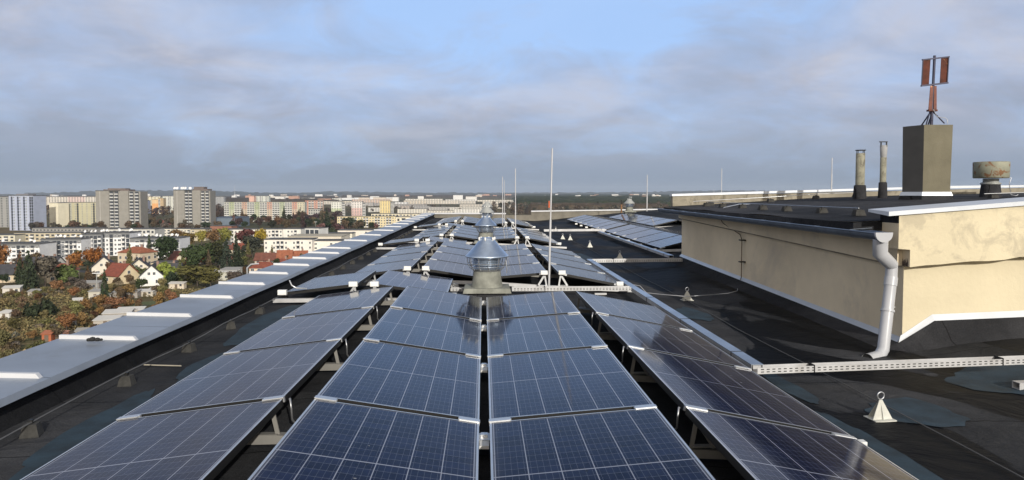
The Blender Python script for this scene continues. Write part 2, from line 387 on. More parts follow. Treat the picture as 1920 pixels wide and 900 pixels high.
for i, y in enumerate(seams):
    mb = MB(); rr = random.uniform(-.03, .02); y += random.uniform(-.05, .05)
    mb.hexa([(XO-.02, y-.022, ZC+.018), (XI+.03+rr, y-.022, ZC-.002), (XI+.03+rr, y+.022, ZC-.002), (XO-.02, y+.022, ZC+.018),
             (XO-.02, y-.018, ZC+.052), (XI+.0+rr, y-.018, ZC+.034), (XI+.0+rr, y+.018, ZC+.034), (XO-.02, y+.018, ZC+.052)])
    mb.build('cap_seam', m_seam, cap)
# far parapet: low masonry upstand, partly with a white metal capping
m_fpar = mat('far_parapet_render', (0.20,0.185,0.155), .95, 0, .2, 1.5, .2, 10)
mb = MB(); mb.box(XI, XR, YEND-.25, YEND, -.4, .12); bchild(mb, 'far_parapet', m_fpar)
for x0, x1 in ((-3.5, 1.35), (2.9, 12.0)):
    mb = MB(); z0, z1 = (.215, .20) if x0 < 0 else (.34, .47)
    mb.hexa([(x0,YEND-.32,z0-.02),(x1,YEND-.32,z1-.02),(x1,YEND+.08,z1-.02),(x0,YEND+.08,z0-.02),(x0,YEND-.32,z0+.05),(x1,YEND-.32,z1+.05),(x1,YEND+.08,z1+.05),(x0,YEND+.08,z0+.05)])
    bchild(mb, 'far_parapet_cap', m_seam)
mb = MB()
mb.hexa([(2.9,YEND-.26,.10),(12,YEND-.26,.1),(12,YEND-.02,.1),(2.9,YEND-.02,.1),(2.9,YEND-.26,.32),(12,YEND-.26,.45),(12,YEND-.02,.45),(2.9,YEND-.02,.32)])
mb.box(XI, 1.3, YEND-.26, YEND-.02, .118, .2); bchild(mb, 'parapet_upper_course', m_fpar)

# repair patches brushed on the felt
def patch(cx, cy, rx, ry, rot=0, seed=0, kids=None):
    rnd = random.Random(seed); n = 40; vs = [(cx, cy)]
    ph = [rnd.uniform(0, 6.28) for _ in range(5)]
    for k in range(n):
        a = 2*math.pi*k/n; r = 1 + .10*math.sin(2*a+ph[0]) + .09*math.sin(3*a+ph[1]) + .05*math.sin(5*a+ph[2]) + .04*math.sin(9*a+ph[3]) + rnd.uniform(-.03, .03)
        x, y = rx*r*math.cos(a), ry*r*math.sin(a); vs.append((cx+x*math.cos(rot)-y*math.sin(rot), cy+x*math.sin(rot)+y*math.cos(rot)))
    mb = MB(); rings = []
    P = [(cx, cy, 0)]
    allv = [(cx, cy)]
    for t in (.25, .5, .75, 1.0):
        for k in range(n): allv.append((cx+(vs[k+1][0]-cx)*t, cy+(vs[k+1][1]-cy)*t))
    mb.v = [(x, y, zr(x, y)+.006) for x, y in allv]
    for k in range(n): mb.f.append((0, 1+k, 1+(k+1)%n)); mb.m.append(0); mb.smf.append(True)
    for r in range(3):
        for k in range(n): a = 1+r*n+k; b = 1+r*n+(k+1)%n; mb.f.append((a, a+n, b+n, b)); mb.m.append(0); mb.smf.append(True)
    o = bchild(mb, 'coating_patch', m_patch)
pp = on_z(1715, 772, -.17); patch(pp.x, pp.y, .34, .36, .35, 1)
for i, (px, py, rx, ry, ro, z) in enumerate([(1475, 722, .10, .55, 0, -.15), (1640, 842, .13, .7, 0, -.15), (165, 812, .13, .95, .05, .03), (380, 688, .10, .6, .05, .03),
                              (1895, 705, .5, .5, 0, -.15), (520, 600, .28, 1.2, 0, .03), (1095, 480, .2, 1.2, 0, -.14), (610, 560, .2, .8, 0, .03), (1300, 585, .2, .6, 0, -.15)]):
    p_ = on_z(px, py, z); patch(p_.x, p_.y, rx, ry, ro, 10+i)

# ------------------------------------------------------------------ solar panels
PW, PL, PT = 1.0, 1.64, 0.040
mb = MB()      # frame: dark sides, bright thin top rim (material 1)
for (x0,x1,y0,y1) in ((0,PW,0,.012),(0,PW,PL-.012,PL),(0,.012,.012,PL-.012),(PW-.012,PW,.012,PL-.012)):
    mb.cur = 0; mb.box(x0,x1,y0,y1,0,PT)
    mb.cur = 1; mb.quad((x0,y0,PT+.0006),(x1,y0,PT+.0006),(x1,y1,PT+.0006),(x0,y1,PT+.0006))
me_frame = mb.mesh('frame', [m_frame_side, m_alu])
mb = MB(); mb.box(.0121, PW-.0121, .0121, PL-.0121, .02, PT-.0015); me_glass = mb.mesh('glass', m_cells)
mb = MB(); mb.box(-.004, .125, -.050, -.004, PT-.002, PT+.003); mb.box(-.004, .13, -.034, -.014, PT-.03, PT+.001); me_clamp = mb.mesh('clamp', m_alu)
ORD = ['first', 'second', 'third', 'fourth', 'fifth', 'sixth', 'seventh', 'eighth']
LO = (-2.12, .186, -1.17, .300, 'outer left column'); LM = (-.995, .300, -.035, .144, 'left of centre gap')
RM = (.035, .144, 1.03, .221, 'right of centre gap'); RO = (1.20, .221, 2.24, .014, 'outer right column')
TLO = (-2.62, .190, -1.68, .300, 'left'); TLM = (-1.49, .300, -.49, .165, 'right')
R1 = (4.55, .10, 5.52, .34, 'column by the channel'); R2 = (5.60, .34, 6.55, .22, 'second column')
R3 = (6.65, .24, 7.60, .46, 'third column'); R4 = (7.68, .46, 8.6, .30, 'rightmost column')
panels = []
def panel(col, y, label, group, zoff=0, clamps=('n',)):
    xa, za, xb, zb, _ = col; wdt = math.hypot(xb-xa, zb-za); th = math.atan2(zb-za, xb-xa)
    o = thing('solar_panel', label, 'solar panel', (xa, y, za-PT+zoff-.0015*y+.007), 0, group)
    jit = random.uniform(-.0025, .0025)
    o.rotation_euler = (-.0045+random.uniform(-.0018, .0018), -th+jit, 0); o.scale = (wdt/PW, 1, 1)
    place(me_frame, 'frame', o); place(me_glass, 'glass', o)
    for c in clamps:
        k = place(me_clamp, 'clamp', o, (0, 0, 0) if c == 'n' else (PW, 0, 0))
        if c == 'f': k.scale = (-1, 1, 1)
    panels.append(o); return o
FIELDS = [('front field', 2.5, 4, (LO, LM, RM, RO)), ('second field', 11.4, 4, (LO, LM, RM, RO)), ('third field', 20.6, 4, (LO, LM, RM, RO)), ('far field', 31.0, 4, (LO, LM, RM, RO))]
STEP = 1.688
for fname, y0, nr, cols in FIELDS:
    for c in cols:
        for r in range(nr):
            lab = f"solar panel {ORD[r]} from the near end, {c[4]}, {fname}"
            panel(c, y0+r*STEP, lab, 'solar panels in rows on the roof', 0, ('n', 'f'))
for tname, y0 in (('behind the front field', 9.47), ('behind the second field', 18.4), ('behind the third field', 27.75)):
    for c in (TLO, TLM):
        panel(c, y0, f"{c[4]} solar panel of the single tilted pair {tname}", 'solar panels of the single pairs', 0, ())
for c, y0, nr, nm in ((R1, 18.1, 5, 'nearer right block'), (R1, 26.9, 7, 'farther right block'), (R2, 18.1, 5, 'nearer right block'), (R2, 26.9, 7, 'farther right block'),
                      (R3, 27.6, 6, 'farther right block'), (R4, 27.6, 6, 'farther right block')):
    for r in range(nr):
        panel(c, y0+r*STEP, f"solar panel {ORD[r]} from near end, {c[4]}, {nm}", 'solar panels in the right hand blocks', 0, ('n',) if c is R1 else ())

# white junction blocks at the front corners of each field
mb = MB(); mb.box(-.055,.055,-.03,.03,-.02,.045); mb.box(-.05,.05,-.036,-.03,-.015,.03); me_blk = mb.mesh('end_clamp_block', m_white)
def endblock(x, y, z, lab):
    o = place(me_blk, 'end_clamp_block', None, (x, y, z)); tag(o, lab, 'clamp block', 'white clamp blocks on field corners'); return o
names = {0: 'second field', 1: 'third field', 2: 'far field'}
for i, (fn, y0, nr, cols) in enumerate(FIELDS[1:]):
    for x, z, nm in ((-1.22, .295, 'left outer ridge corner'), (-.93, .295, 'left middle ridge corner'), (.97, .215, 'right middle ridge corner'), (1.26, .215, 'right outer ridge corner'), (2.2, .03, 'right low corner')):
        endblock(x, y0-.035, z-.0015*y0, f"white clamp block at the {nm} of the {fn}")
for i, y0 in enumerate((9.47, 18.4, 27.75)):
    for x, z, nm in ((-2.66, .185, 'low left corner'), (-1.73, .29, 'ridge corner, left panel'), (-1.45, .29, 'ridge corner, right panel'), (-.42, .13, 'low right corner')):
        endblock(x, y0-.035, z-.0015*y0, f"white clamp block at {nm} of the {ORD[i]} single pair from the front")
for r in range(5):
    for (y0, nm) in ((18.1, 'nearer'), (26.9, 'farther')):
        if y0 > 20 or r < 5:
            endblock(4.42, y0+r*STEP+.1, .03-.0015*y0, f"white foot block under the {ORD[r]} panel of the {nm} right block edge")
for y, nm in ((2.5+STEP-.05, 'first'), (2.5+2*STEP-.05, 'second'), (2.5+3*STEP-.05, 'third'), (2.5+4*STEP-.05, 'fourth')):
    o = thing('valley_bracket', f"aluminium bracket with white label in the centre gap, {nm} from the front", 'bracket', (0, y-.12, .07), 0, 'brackets in the centre gap')
    mb = MB(); mb.box(-.033,.033,-.03,.09,0,.02); mb.box(-.02,.02,.02,.06,.02,.034); mb.build('bracket_plate', m_alu, o)
    mb = MB(); mb.box(-.027,.027,-.12,-.035,.0,.018); mb.build('label_plate', m_white, o)

# base rails with triangular struts under every row joint
def support(y, xl, xh, xr, zh, lab, grp, tpl=None):
    zb = .055
    o = thing('panel_support', lab, 'mounting rail', ((xl+xr)/2, y, zr(0, y)+zb-.03), 0, grp)
    cx, cz = (xl+xr)/2, o.location.z
    def L(x, z, dy=0): return (x-cx, dy, z-cz)
    mb = MB(); mb.bar(L(xl, zr(xl, y)+zb), L(xh-.1, zr(xh, y)+zb+.005), .06, .05); mb.bar(L(xh-.1, zr(xh, y)+zb+.005), L(xr, zr(xr, y)+zb), .06, .05)
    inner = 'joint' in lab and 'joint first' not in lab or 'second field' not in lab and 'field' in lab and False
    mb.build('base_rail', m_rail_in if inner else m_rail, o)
    for sx in (-1, 1):
        mb = MB(); mb.bar(L(xh+sx*.13, zh-.05), L(xh+sx*.24, zr(xh, y)+zb+.02), .03, .012, (0,1,0)); mb.bar(L(xh+sx*.13, zh-.05), L(xh+sx*.10, zr(xh, y)+zb+.02), .025, .01, (0,1,0))
        mb.bar(L(xh+sx*.10, zr(xh,y)+zb+.03), L(xh+sx*.24, zr(xh,y)+zb+.03), .05, .006)
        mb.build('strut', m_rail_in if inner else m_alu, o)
    return o
for fname, y0, nr, cols in FIELDS:
    for r in range(nr+1):
        y = y0 + r*STEP - (.13 if r else -.02)
        nm = f"joint {ORD[r]} from the near end, {fname}"
        support(y, -2.2, -1.08, -.08, .30, f"rail and struts, left ridge, {nm}", 'mounting rails under the panels')
        support(y, .08, 1.115, 2.3 if r else 2.42, .22, f"rail and struts, right ridge, {nm}", 'mounting rails under the panels')
for i, y0 in enumerate((9.47, 18.4, 27.75)):
    for k, y in enumerate((y0-.03, y0+1.62)):
        support(y, -2.78, -1.585, -.4, .30, f"{'near' if k == 0 else 'far'} white rail and struts of the {ORD[i]} single panel pair", 'mounting rails of the single pairs')
for (xa, xb, ya, yb, za, zb, lab) in [(4.42, 6.6, 18.05, 18.05, .0, .05, 'white rail across the near end of the nearer right block'), (4.42, 6.6, 26.75, 26.75, .03, .08, 'white rail across the near end of the farther right block'),
                              (6.5, 8.8, 27.5, 27.5, .12, .22, 'white rail below the raised column by the right vent')]:
    o = MB().bar((xa, ya, za), (xb, yb, zb), .06, .06).build('mounting_rail', m_rail); tag(o, lab, 'rail')
# cable loops hanging at the ridge corners
for k in range(1, 4):
    for sx, x, z in ((-1, -1.15, .28), (1, 1.18, .20)):
        y = 2.5+k*STEP; o = MB().tube([(x, y, z), (x-.01*sx, y-.02, z+.01), (x-.02*sx, y-.03, z-.05), (x+.015*sx*-1, y, z-.12), (x-.05*sx, y+.06, z-.2)], .006, 6).build('earthing_cable', m_steel)
        tag(o, f"{'left' if sx < 0 else 'right'} ridge white earthing cable at row joint {ORD[k-1]} from the front", 'cable', 'earthing cables at the ridges')

# ------------------------------------------------------------------ cable trays
def tray(a, b, lab, wd=.10, ht=.055, slots='x', lid=False):
    a = Vector(a); b = Vector(b); ln = (b-a).length; ang = math.atan2(b.y-a.y, b.x-a.x); pit = math.asin((b.z-a.z)/ln)
    o = thing('cable_tray', lab, 'cable tray', a); o.rotation_euler = (0, -pit, ang)
    mb = MB(); mb.cur = 0
    mb.box(0, ln, -wd/2, wd/2, 0, .003); mb.box(0, ln, -wd/2, -wd/2+.003, .003, ht); mb.box(0, ln, wd/2-.003, wd/2, .003, ht)
    mb.cur = 1; x = .03
    while x < ln-.03 and slots:
        for zz in (.014, .036):
            mb.box(x, x+.026, -wd/2-.0012, -wd/2-.0004, zz, zz+.008)
        x += .05
    mb.build('tray_body', [m_rail, m_black], o)
    if lid: MB().box(0, ln, -wd/2-.004, wd/2+.004, ht, ht+.006).build('lid', lid, o)
    x = .5
    while x < ln:
        MB().box(x-.004, x+.004, -wd/2-.005, wd/2+.005, -.002, ht+.009).build('strap', m_black, o); x += 1.7
    k = 0
    return o
m_lid = mat('galvanised_lid', (0.46,0.52,0.60), .35, .7, .15, 2)
tray((2.36, 5.98, -.045), (2.33, 15.6, -.03), 'long grey covered cable tray beside the outer right panel column', .10, .055, None, m_lid)
tray(on_y(1416, 699, 5.95), on_y(1935, 680, 6.02), 'perforated metal cable tray crossing the roof below the downpipe', .10, .055)
tray(on_y(960, 545, 10.75), on_y(1182, 544, 10.72), 'perforated cable tray behind the front field right of the near vent', .12, .055)
tray(on_y(845, 546, 10.8), on_y(873, 546, 10.8), 'short cable tray end left of the near vent', .12, .055)
tray(on_y(1108, 492, 15.6), on_y(1278, 490, 15.7), 'perforated cable tray crossing the channel to the plant room corner', .12, .07)
tray(on_y(1020, 434, 27.0), on_y(1134, 433, 27.0), 'thin white cable tray crossing the channel to the right hand block', .12, .08, None)
tray((4.36, 16.3, -.02), (4.36, 26.6, -.02), 'long grey covered cable tray along the low edge of the right block', .11, .055, None, m_lid)
for px, py, y in ((938, 549, 10.6), (1120, 549, 10.6)):
    p_ = on_z(px, py, -.06); o = thing('support_block', 'small dark rubber foot under the cable tray ' + ('by the near vent' if px < 1000 else 'at its right end'), 'support block', (p_.x, 10.62, zr(p_.x, 10.6)))
    MB().hexa([(-.1,-.05,0),(.1,-.05,0),(.1,.05,0),(-.1,.05,0),(-.06,-.03,.07),(.06,-.03,.07),(.06,.03,.07),(-.06,.03,.07)]).build('foot', m_block, o)
    MB().box(-.09,.09,-.02,.02,.07,.095).build('clip', m_rail, o)

# ------------------------------------------------------------------ roof ventilators
m_sticker = mat('sticker', (.75,.76,.76), .5, 0, .03)
m_cone_grey = mat('aged_zinc', (0.44,0.45,0.43), .55, .4, .12, 5)
def ventilator(loc, lab, shiny=True, s=1.0, simple=False):
    o = thing('roof_ventilator', lab, 'ventilator', loc, 0, 'conical roof ventilators'); o.scale = (s, s, s)
    mc = m_galv if shiny else m_cone_grey
    mb = MB(); mb.box(-.26,.26,-.24,.24,-.06,.10); mb.build('plinth', m_felt_top, o)
    mb = MB(); mb.hexa([(-.34,-.3,.10),(.34,-.3,.10),(.34,.3,.10),(-.34,.3,.10),(-.32,-.28,.165),(.32,-.28,.165),(.32,.28,.165),(-.32,.28,.165)])
    mb.build('base_slab', m_conc, o)
    mb = MB(); mb.lathe([(.225,.165),(.222,.19),(.205,.28),(.195,.40)], 28); mb.build('stack', m_conc, o)
    mb = MB(); mb.lathe([(.17,.40),(.20,.42),(.20,.60)], 24); 
    for k in range(6): z = .435+.025*k; mb.lathe([(.165+.01,z),(.205,z-.008),(.205,z-.002),(.17,z+.006)], 24)
    mb.build('louvre_drum', m_galv, o)
    cage = MB()
    for z, r in ((.40,.205),(.418,.228),(.455,.262),(.50,.276)):
        cage.tube([(r*math.cos(a*math.pi/12), r*math.sin(a*math.pi/12), z) for a in range(25)], .0045, 5, False)
    for k in range(12):
        a = k*math.pi/6+.1; c, s_ = math.cos(a), math.sin(a)
        cage.tube([(.285*c,.285*s_,.59),(.280*c,.280*s_,.52),(.255*c,.255*s_,.45),(.205*c,.205*s_,.398)], .006, 5)
    cage.build('wire_cage', m_steel, o)
    mb = MB(); mb.lathe([(.0,.868),(.07,.868),(.092,.862),(.097,.848),(.105,.838),(.20,.725),(.30,.618),(.312,.607),(.312,.592),(.30,.588),(.10,.74),(.0,.76)], 36)
    mb.build('cone_hood', mc, o)
    for k in range(6):
        a = k*math.pi/3+.3; mb = MB(); mb.lathe([(0,.03),(.012,.028),(.014,.0),(.008,-.02)], 8, (.115*math.cos(a), .115*math.sin(a), .845)); mb.build('hood_bolt', m_white, o)
    if shiny and s == 1.0 and not simple:
        def conept(a, t, off=.003):
            r = .105+(.30-.105)*t; z = .838+(.618-.838)*t - .012*math.sin(math.pi*t); nrm = Vector((.27*math.cos(a), .27*math.sin(a), .195)).normalized()*off
            return Vector((r*math.cos(a), r*math.sin(a), z)) + nrm
        for a0, a1, t0, t1 in ((-1.50,-1.27,.20,.31),(-1.50,-1.29,.34,.43),(-1.52,-1.28,.52,.70),(-1.18,-1.04,.52,.66)):
            MB().quad(conept(a0,t1), conept(a1,t1), conept(a1,t0), conept(a0,t0)).build('sticker', m_sticker, o)
        MB().tube([(.27,-.06,.54),(.285,-.07,.42),(.28,-.06,.36)], .007, 6).build('side_hook', m_steel, o)
    return o
def vent_at(px, Z, lab, shiny, s=1.0, z=None, simple=False):
    p_ = at(px, 400, Z); return ventilator((p_.x, p_.y, (zr(p_.x, p_.y) if z is None else z)), lab, shiny, s, simple)
vent_at(913, 10.15, 'nearest ventilator with shiny conical hood and papers stuck on it', True)
vent_at(911, 20.2, 'second ventilator in the centre line with bluish conical hood', True, 1.0, None, True)
vent_at(913, 29.7, 'third ventilator from the front with dull grey conical hood', False, 1.0, .07)
vent_at(913.5, 39.5, 'farthest centre line ventilator with dull grey hood', False, 1.0, .12)
vent_at(1180, 38.6, 'lone ventilator standing behind the right hand panel blocks', False, .95, .34)
o = thing('vent_pipe', 'thin rusty pipe with capped top left of the lone right ventilator', 'pipe', on_z(1165, 399, .37))
o.location = at(1165, 399, 38.3); MB().tube([(0,0,0),(0,0,.45)], .045, 8).build('pipe', mat('rusty_pipe', (.22,.12,.06), .9, 0, .4, 8), o); MB().tube([(0,0,.45),(0,0,.7)], .03, 8).build('pipe_top', m_frame_side, o)

# ------------------------------------------------------------------ lightning rods
def rod(px, ytop, Z, ybase=None, h=None, lab='', r=.011):
    b = at(px, ybase, Z); t = at(px, ytop, Z)
    hh = t.z-b.z
    o = thing('lightning_rod', lab, 'lightning rod', b, 0, 'thin lightning rods')
    mb = MB(); lean = .05*hh/2.25 if px == 1029 else 0
    mb.tube([(0,0,0),(lean*.5,0,hh*.5)], r*1.5, 8); mb.build('lower_mast', m_rod, o)
    MB().tube([(lean*.5,0,hh*.5),(lean,0,hh)], r, 8).build('upper_mast', m_rod, o)
    return o
rod(1029, 278, 10.95, 546, lab='nearest and tallest looking white lightning rod, right of the near vent', r=.0115)
rod(966.5, 316, 21.6, 457, lab='white lightning rod before the third field, right of the second vent', r=.013)
rod(942.5, 331, 30.6, 423, lab='white lightning rod just right of the third vent', r=.014)
rod(946, 338, 39.5, 412, lab='thinnest far rod close beside the one by the third vent', r=.012)
rod(1213, 328, 38.0, 396, lab='white lightning rod right of the lone right ventilator', r=.02)
rod(1352, 316, 20.5, 420, lab='white lightning rod rising behind the plant room roof, left one', r=.010)
rod(1559, 296, 16.0, 357, lab='white lightning rod on the plant room roof left of the two pipes', r=.010)
# orange marker on the pole far beyond
# ------------------------------------------------------------------ anchors and lifeline
m_anchor = mat('weathered_anchor_paint', (.56,.56,.51), .6, .1, .12, 9)
def anchor(px, py, lab, k=1.0):
    p_ = on_z(px, py, -.17); x, y = p_.x, p_.y; z = zr(x, y)
    p_ = on_z(px, py, z); z = zr(p_.x, p_.y)
    o = thing('roof_anchor', lab, 'roof anchor', (p_.x, p_.y, z), .12, 'white fall arrest anchors in the channel')
    MB().box(-.085,.085,-.07,.07,.0,.008).build('base_plate', m_anchor, o)
    mb = MB()
    mb.add([(-.078,-.03,.008),(.078,-.03,.008),(.009,-.004,.15),(-.009,-.004,.15),(-.078,-.024,.008),(.078,-.024,.008),(.009,.002,.15),(-.009,.002,.15)], [(0,1,2,3),(7,6,5,4),(0,3,7,4),(1,5,6,2),(3,2,6,7)])
    mb.add([(-.07,.045,.008),(.07,.045,.008),(.008,.004,.145),(-.008,.004,.145)], [(3,2,1,0)])
    mb.add([(-.003,-.045,.008),(.003,-.045,.008),(.003,-.008,.13),(-.003,-.008,.13),(-.003,-.04,.008),(.003,-.04,.008)], [(0,1,2,3),(1,5,2),(0,3,4)])
    mb.build('cone_plate', m_anchor, o)
    mb = MB(); mb.tube([(.027*math.cos(a*math.pi/8), -.002, .175+.027*math.sin(a*math.pi/8)) for a in range(17)], .005, 6, False); mb.build('eye_ring', m_steel, o)
    return o
anchor(1650, 786, 'nearest white triangular roof anchor with ring on the dark roof')
anchor(1288, 563, 'second nearest white roof anchor, crossed by the thin cable')
anchor(1162, 485, 'third white roof anchor, just beyond the tray to the plant room')
anchor(1106, 464, 'fourth white roof anchor along the channel')
anchor(1069, 450, 'fifth white roof anchor, small beside the third field')
anchor(1055, 448, 'sixth white roof anchor, closest to the third field edge')
anchor(1042, 434, 'farthest tiny white roof anchor beside the thin white tray')
pts = [(x, y, zr(x, y)+.02+.006*math.sin(y*1.3)) for x, y in ((3.12+.02*math.sin(t*.7), .5+t) for t in range(0, 28))]
o = MB().tube(pts, .0045, 5).build('conductor_wire', mat('grey_rope', (.10,.10,.10), .8)); tag(o, 'thin wire running straight along the dark roof channel', 'wire')
# thin cable from the tray over the anchor to the plant room wall
pa = [on_z(1182, 533, .02), on_z(1200, 536, .0), on_z(1212, 549, -.1), on_z(1240, 552, -.12), on_z(1288, 556, -.1), on_z(1330, 553, -.12), on_z(1365, 550, -.1), on_z(1383, 545, -.05)]
pa = [Vector(p) for p in pa]
pw = [on_x(1383, 540, 4.55), on_x(1390, 520, 4.55), on_x(1391, 450, 4.55), on_x(1388, 440, 4.55), on_x(1355, 418, 4.52), on_x(1350, 408, 4.42)]
o = MB().tube(pa+pw[:1], .007, 6).build('cable', m_steel); tag(o, 'thin pale cable laid across the roof through the second anchor', 'cable')
o = thing('lightning_conductor', 'rusty wire coming down the plant room side wall on two brackets', 'wire', pw[2])
c0 = pw[2]; mb = MB(); mb.tube([p-c0 for p in pw], .008, 6); mb.build('wire', mat('rusty_wire', (.16,.11,.07), .8, .3, .3), o)
for q in (pw[1]+(pw[2]-pw[1])*.42, pw[2]): MB().box(-.05,.05,-.07,.02,-.01,.01).build('bracket', m_frame_side, o, q-c0)
p1 = [on_x(1350, 408, 4.42), on_x(1350, 398, 4.22), on_y(1358, 391, 13.9)+Vector((0,0,.02)), at(1386, 383, 14.6), at(1425, 383, 15.2)]
o = MB().tube(p1, .011, 6).build('bent_conductor', m_alu); tag(o, 'bent bright conductor rising over the plant room gutter', 'wire')
# left side: conductor line on concrete blocks along the parapet
ys_b = [3.2, 4.35, 5.5, 6.65, 7.75, 8.75]+[9.8+1.02*i for i in range(22)]
mb = MB(); mb.tube([(-2.74+.01*math.sin(y*2), y, zr(-2.74, y)+.09+.008*math.sin(y*2.7)) for y in [1+.5*i for i in range(80)]], .0055, 5)
o = mb.build('conductor_line', m_dull); tag(o, 'steel conductor line held on small blocks along the left parapet', 'wire')
mbk = MB(); mbk.hexa([(-.052,-.05,0),(.052,-.05,0),(.052,.05,0),(-.052,.05,0),(-.036,-.036,.075),(.036,-.036,.075),(.036,.036,.075),(-.036,.036,.075)]); me_block = mbk.mesh('block', m_block)
mbk = MB(); mbk.box(-.010,.010,-.015,.015,.075,.098); me_clip = mbk.mesh('clip', m_frame_side)
NTH = ['first','second','third','fourth','fifth','sixth','seventh','eighth','ninth','tenth','eleventh','twelfth','thirteenth','fourteenth','fifteenth','sixteenth','seventeenth','eighteenth','nineteenth','twentieth','twenty first','twenty second','twenty third','twenty fourth','twenty fifth','twenty sixth','twenty seventh','farthest']
for i, y in enumerate(ys_b):
    o = thing('conductor_block', f'{NTH[i]} small concrete block from the near end along the left parapet', 'block', (-2.74, y, zr(-2.74, y)), random.uniform(-.3, .3), 'conductor blocks by the left parapet')
    place(me_block, 'block', o); place(me_clip, 'clip', o)
pts = [on_y(543, 526, 9.35), on_y(547, 535, 9.3), on_y(555, 540, 9.3), on_y(575, 541, 9.4)]
o = MB().tube(pts, .010, 6).build('bent_conductor', m_alu); tag(o, 'bent bright conductor under the left metal edge beside the single pair', 'wire')
q0 = at(477, 514, 11.0); q0.x = -3.66
o = MB().tube([(-3.68, q0.y, .1), (-3.68, q0.y, .33), (-3.62, q0.y, .385), (-3.5, q0.y, .395)], .012, 6).build('bent_conductor', m_alu); tag(o, 'hooked bright conductor standing at the outer left roof edge', 'wire')
o = MB().tube([on_z(270, 684, .05), on_z(300, 685, .05), on_z(340, 686, .05)], .006, 6).build('stick', mat('pale_stick', (.35,.32,.26), .9)); tag(o, 'short pale stick lying on the roof near the left blocks', 'stick')
mb = MB(); c_ = on_z(178, 637, .275)
for k, (dx, dz, r) in enumerate(((-.05, 0, .02), (-.02, .005, .026), (.02, .002, .022), (.05, 0, .015))): mb.lathe([(0, r*.8), (r*.8, r*.5), (r, 0), (r*.7, -r*.6), (0, -r*.7)], 8, (c_.x+dx, c_.y, c_.z+dz))
o = mb.build('dark_rag', mat('dark_rag', (.02,.02,.02), .9)); tag(o, 'small dark scrap lying on a seam of the left metal edge', 'scrap')
# ------------------------------------------------------------------ plant room on the roof
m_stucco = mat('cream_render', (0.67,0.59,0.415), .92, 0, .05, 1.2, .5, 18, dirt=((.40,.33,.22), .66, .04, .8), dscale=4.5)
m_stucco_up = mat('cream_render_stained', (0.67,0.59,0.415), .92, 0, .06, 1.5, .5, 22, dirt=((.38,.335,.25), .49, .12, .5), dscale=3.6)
m_stucco_side = mat('cream_render_side', (0.78,0.66,0.47), .92, 0, .10, .8, .35, 30, dirt=((.42,.37,.31), .54, .2, .6), dscale=.7)  # same render made lighter; fill light on the shade side put into colour
m_flash = mat('white_flashing', (0.66,0.69,0.73), .4, .3, .05)
m_gutter = mat('grey_gutter', (0.20,0.235,0.29), .38, .5, .15, 4)
m_pipe = mat('pale_grey_pipe', (0.45,0.46,0.485), .35, 0, .04)
ph = thing('plant_room', 'cream rendered plant room with dark felt roof, gutter and downpipe', 'roof building', (PX_W, PY0, -.1))
def pc(mb, name, m_, parent=None):
    o = mb.build(name, m_, None)
    if parent is None: o.parent = ph; o.location = (-PX_W, -PY0, .1)
    else: o.parent = parent
    return o
XE = 15.0
def zbase(y): return -.145 + (y-PY0)/(PY1-PY0)*.165           # flashing line on the side wall
def zlip(y): return .70 + (y-PY0)/(PY1-PY0)*.20               # step line on the side wall
def zroof(x): return lerp_tab([(4.1,1.165),(4.6,1.195),(7.5,1.375),(10,1.44),(15,1.55)], x)
def lipf(x): return .706 + (x-PX_W)*.078
# side wall (shade side)
mb = MB(); mb.quad((PX_W,PY1,-.3),(PX_W,PY0,-.3),(PX_W,PY0,zlip(PY0)),(PX_W,PY1,zlip(PY1)))
mb.quad((PX_W,PY0,-.3),(PX_W,PY1,-.3),(XE,PY1,-.3),(XE,PY0,-.3))
pc(mb, 'side_wall', m_stucco_side)
mb = MB(); x2 = PX_W-.075
mb.quad((x2,PY1,zlip(PY1)),(x2,PY0,zlip(PY0)),(x2,PY0,1.12),(x2,PY1,1.15)); mb.quad((PX_W+.01,PY0,zlip(PY0)),(x2,PY0,zlip(PY0)),(x2,PY1,zlip(PY1)),(PX_W+.01,PY1,zlip(PY1)))
mb.quad((x2,PY0,zlip(PY0)),(PX_W+.1,PY0-.0,zlip(PY0)),(PX_W+.1,PY0-.0,1.12),(x2,PY0,1.12))
pc(mb, 'side_fascia', m_stucco_side)
# front wall (sun side) with the proud upper part
mb = MB(); mb.quad((PX_W,PY0,-.3),(XE,PY0,-.3),(XE,PY0,lipf(XE)),(PX_W,PY0,lipf(PX_W)))
mb.quad((XE,PY1,-.3),(PX_W,PY1,-.3),(PX_W,PY1,1.1),(XE,PY1,1.1)); pc(mb, 'front_wall', m_stucco)
mb = MB(); yf = PY0-.14; nseg = 60; rnd = random.Random(3); zz = [lipf(PX_W-.035+(XE-PX_W)*i/nseg)+rnd.uniform(-.012,.010) for i in range(nseg+1)]
XL = PX_W-.15; XB = PX_W-.02
for i in range(nseg):
    xa = XB+(XE-XB)*i/nseg; xb = XB+(XE-XB)*(i+1)/nseg
    ta, tb = 1.30+(xa-PX_W)*.075, 1.30+(xb-PX_W)*.075
    mb.quad((xa,yf,zz[i]),(xb,yf,zz[i+1]),(xb,yf,tb),(xa,yf,ta)); mb.quad((xa,yf,zz[i]),(xa,PY0+.01,zz[i]+.004),(xb,PY0+.01,zz[i+1]+.004),(xb,yf,zz[i+1]))
mb.quad((XL,yf,.895),(XB,yf,.885),(XB,yf,1.30-.0015),(XL,yf,1.29))
pc(mb, 'upper_front_wall', m_stucco_up)
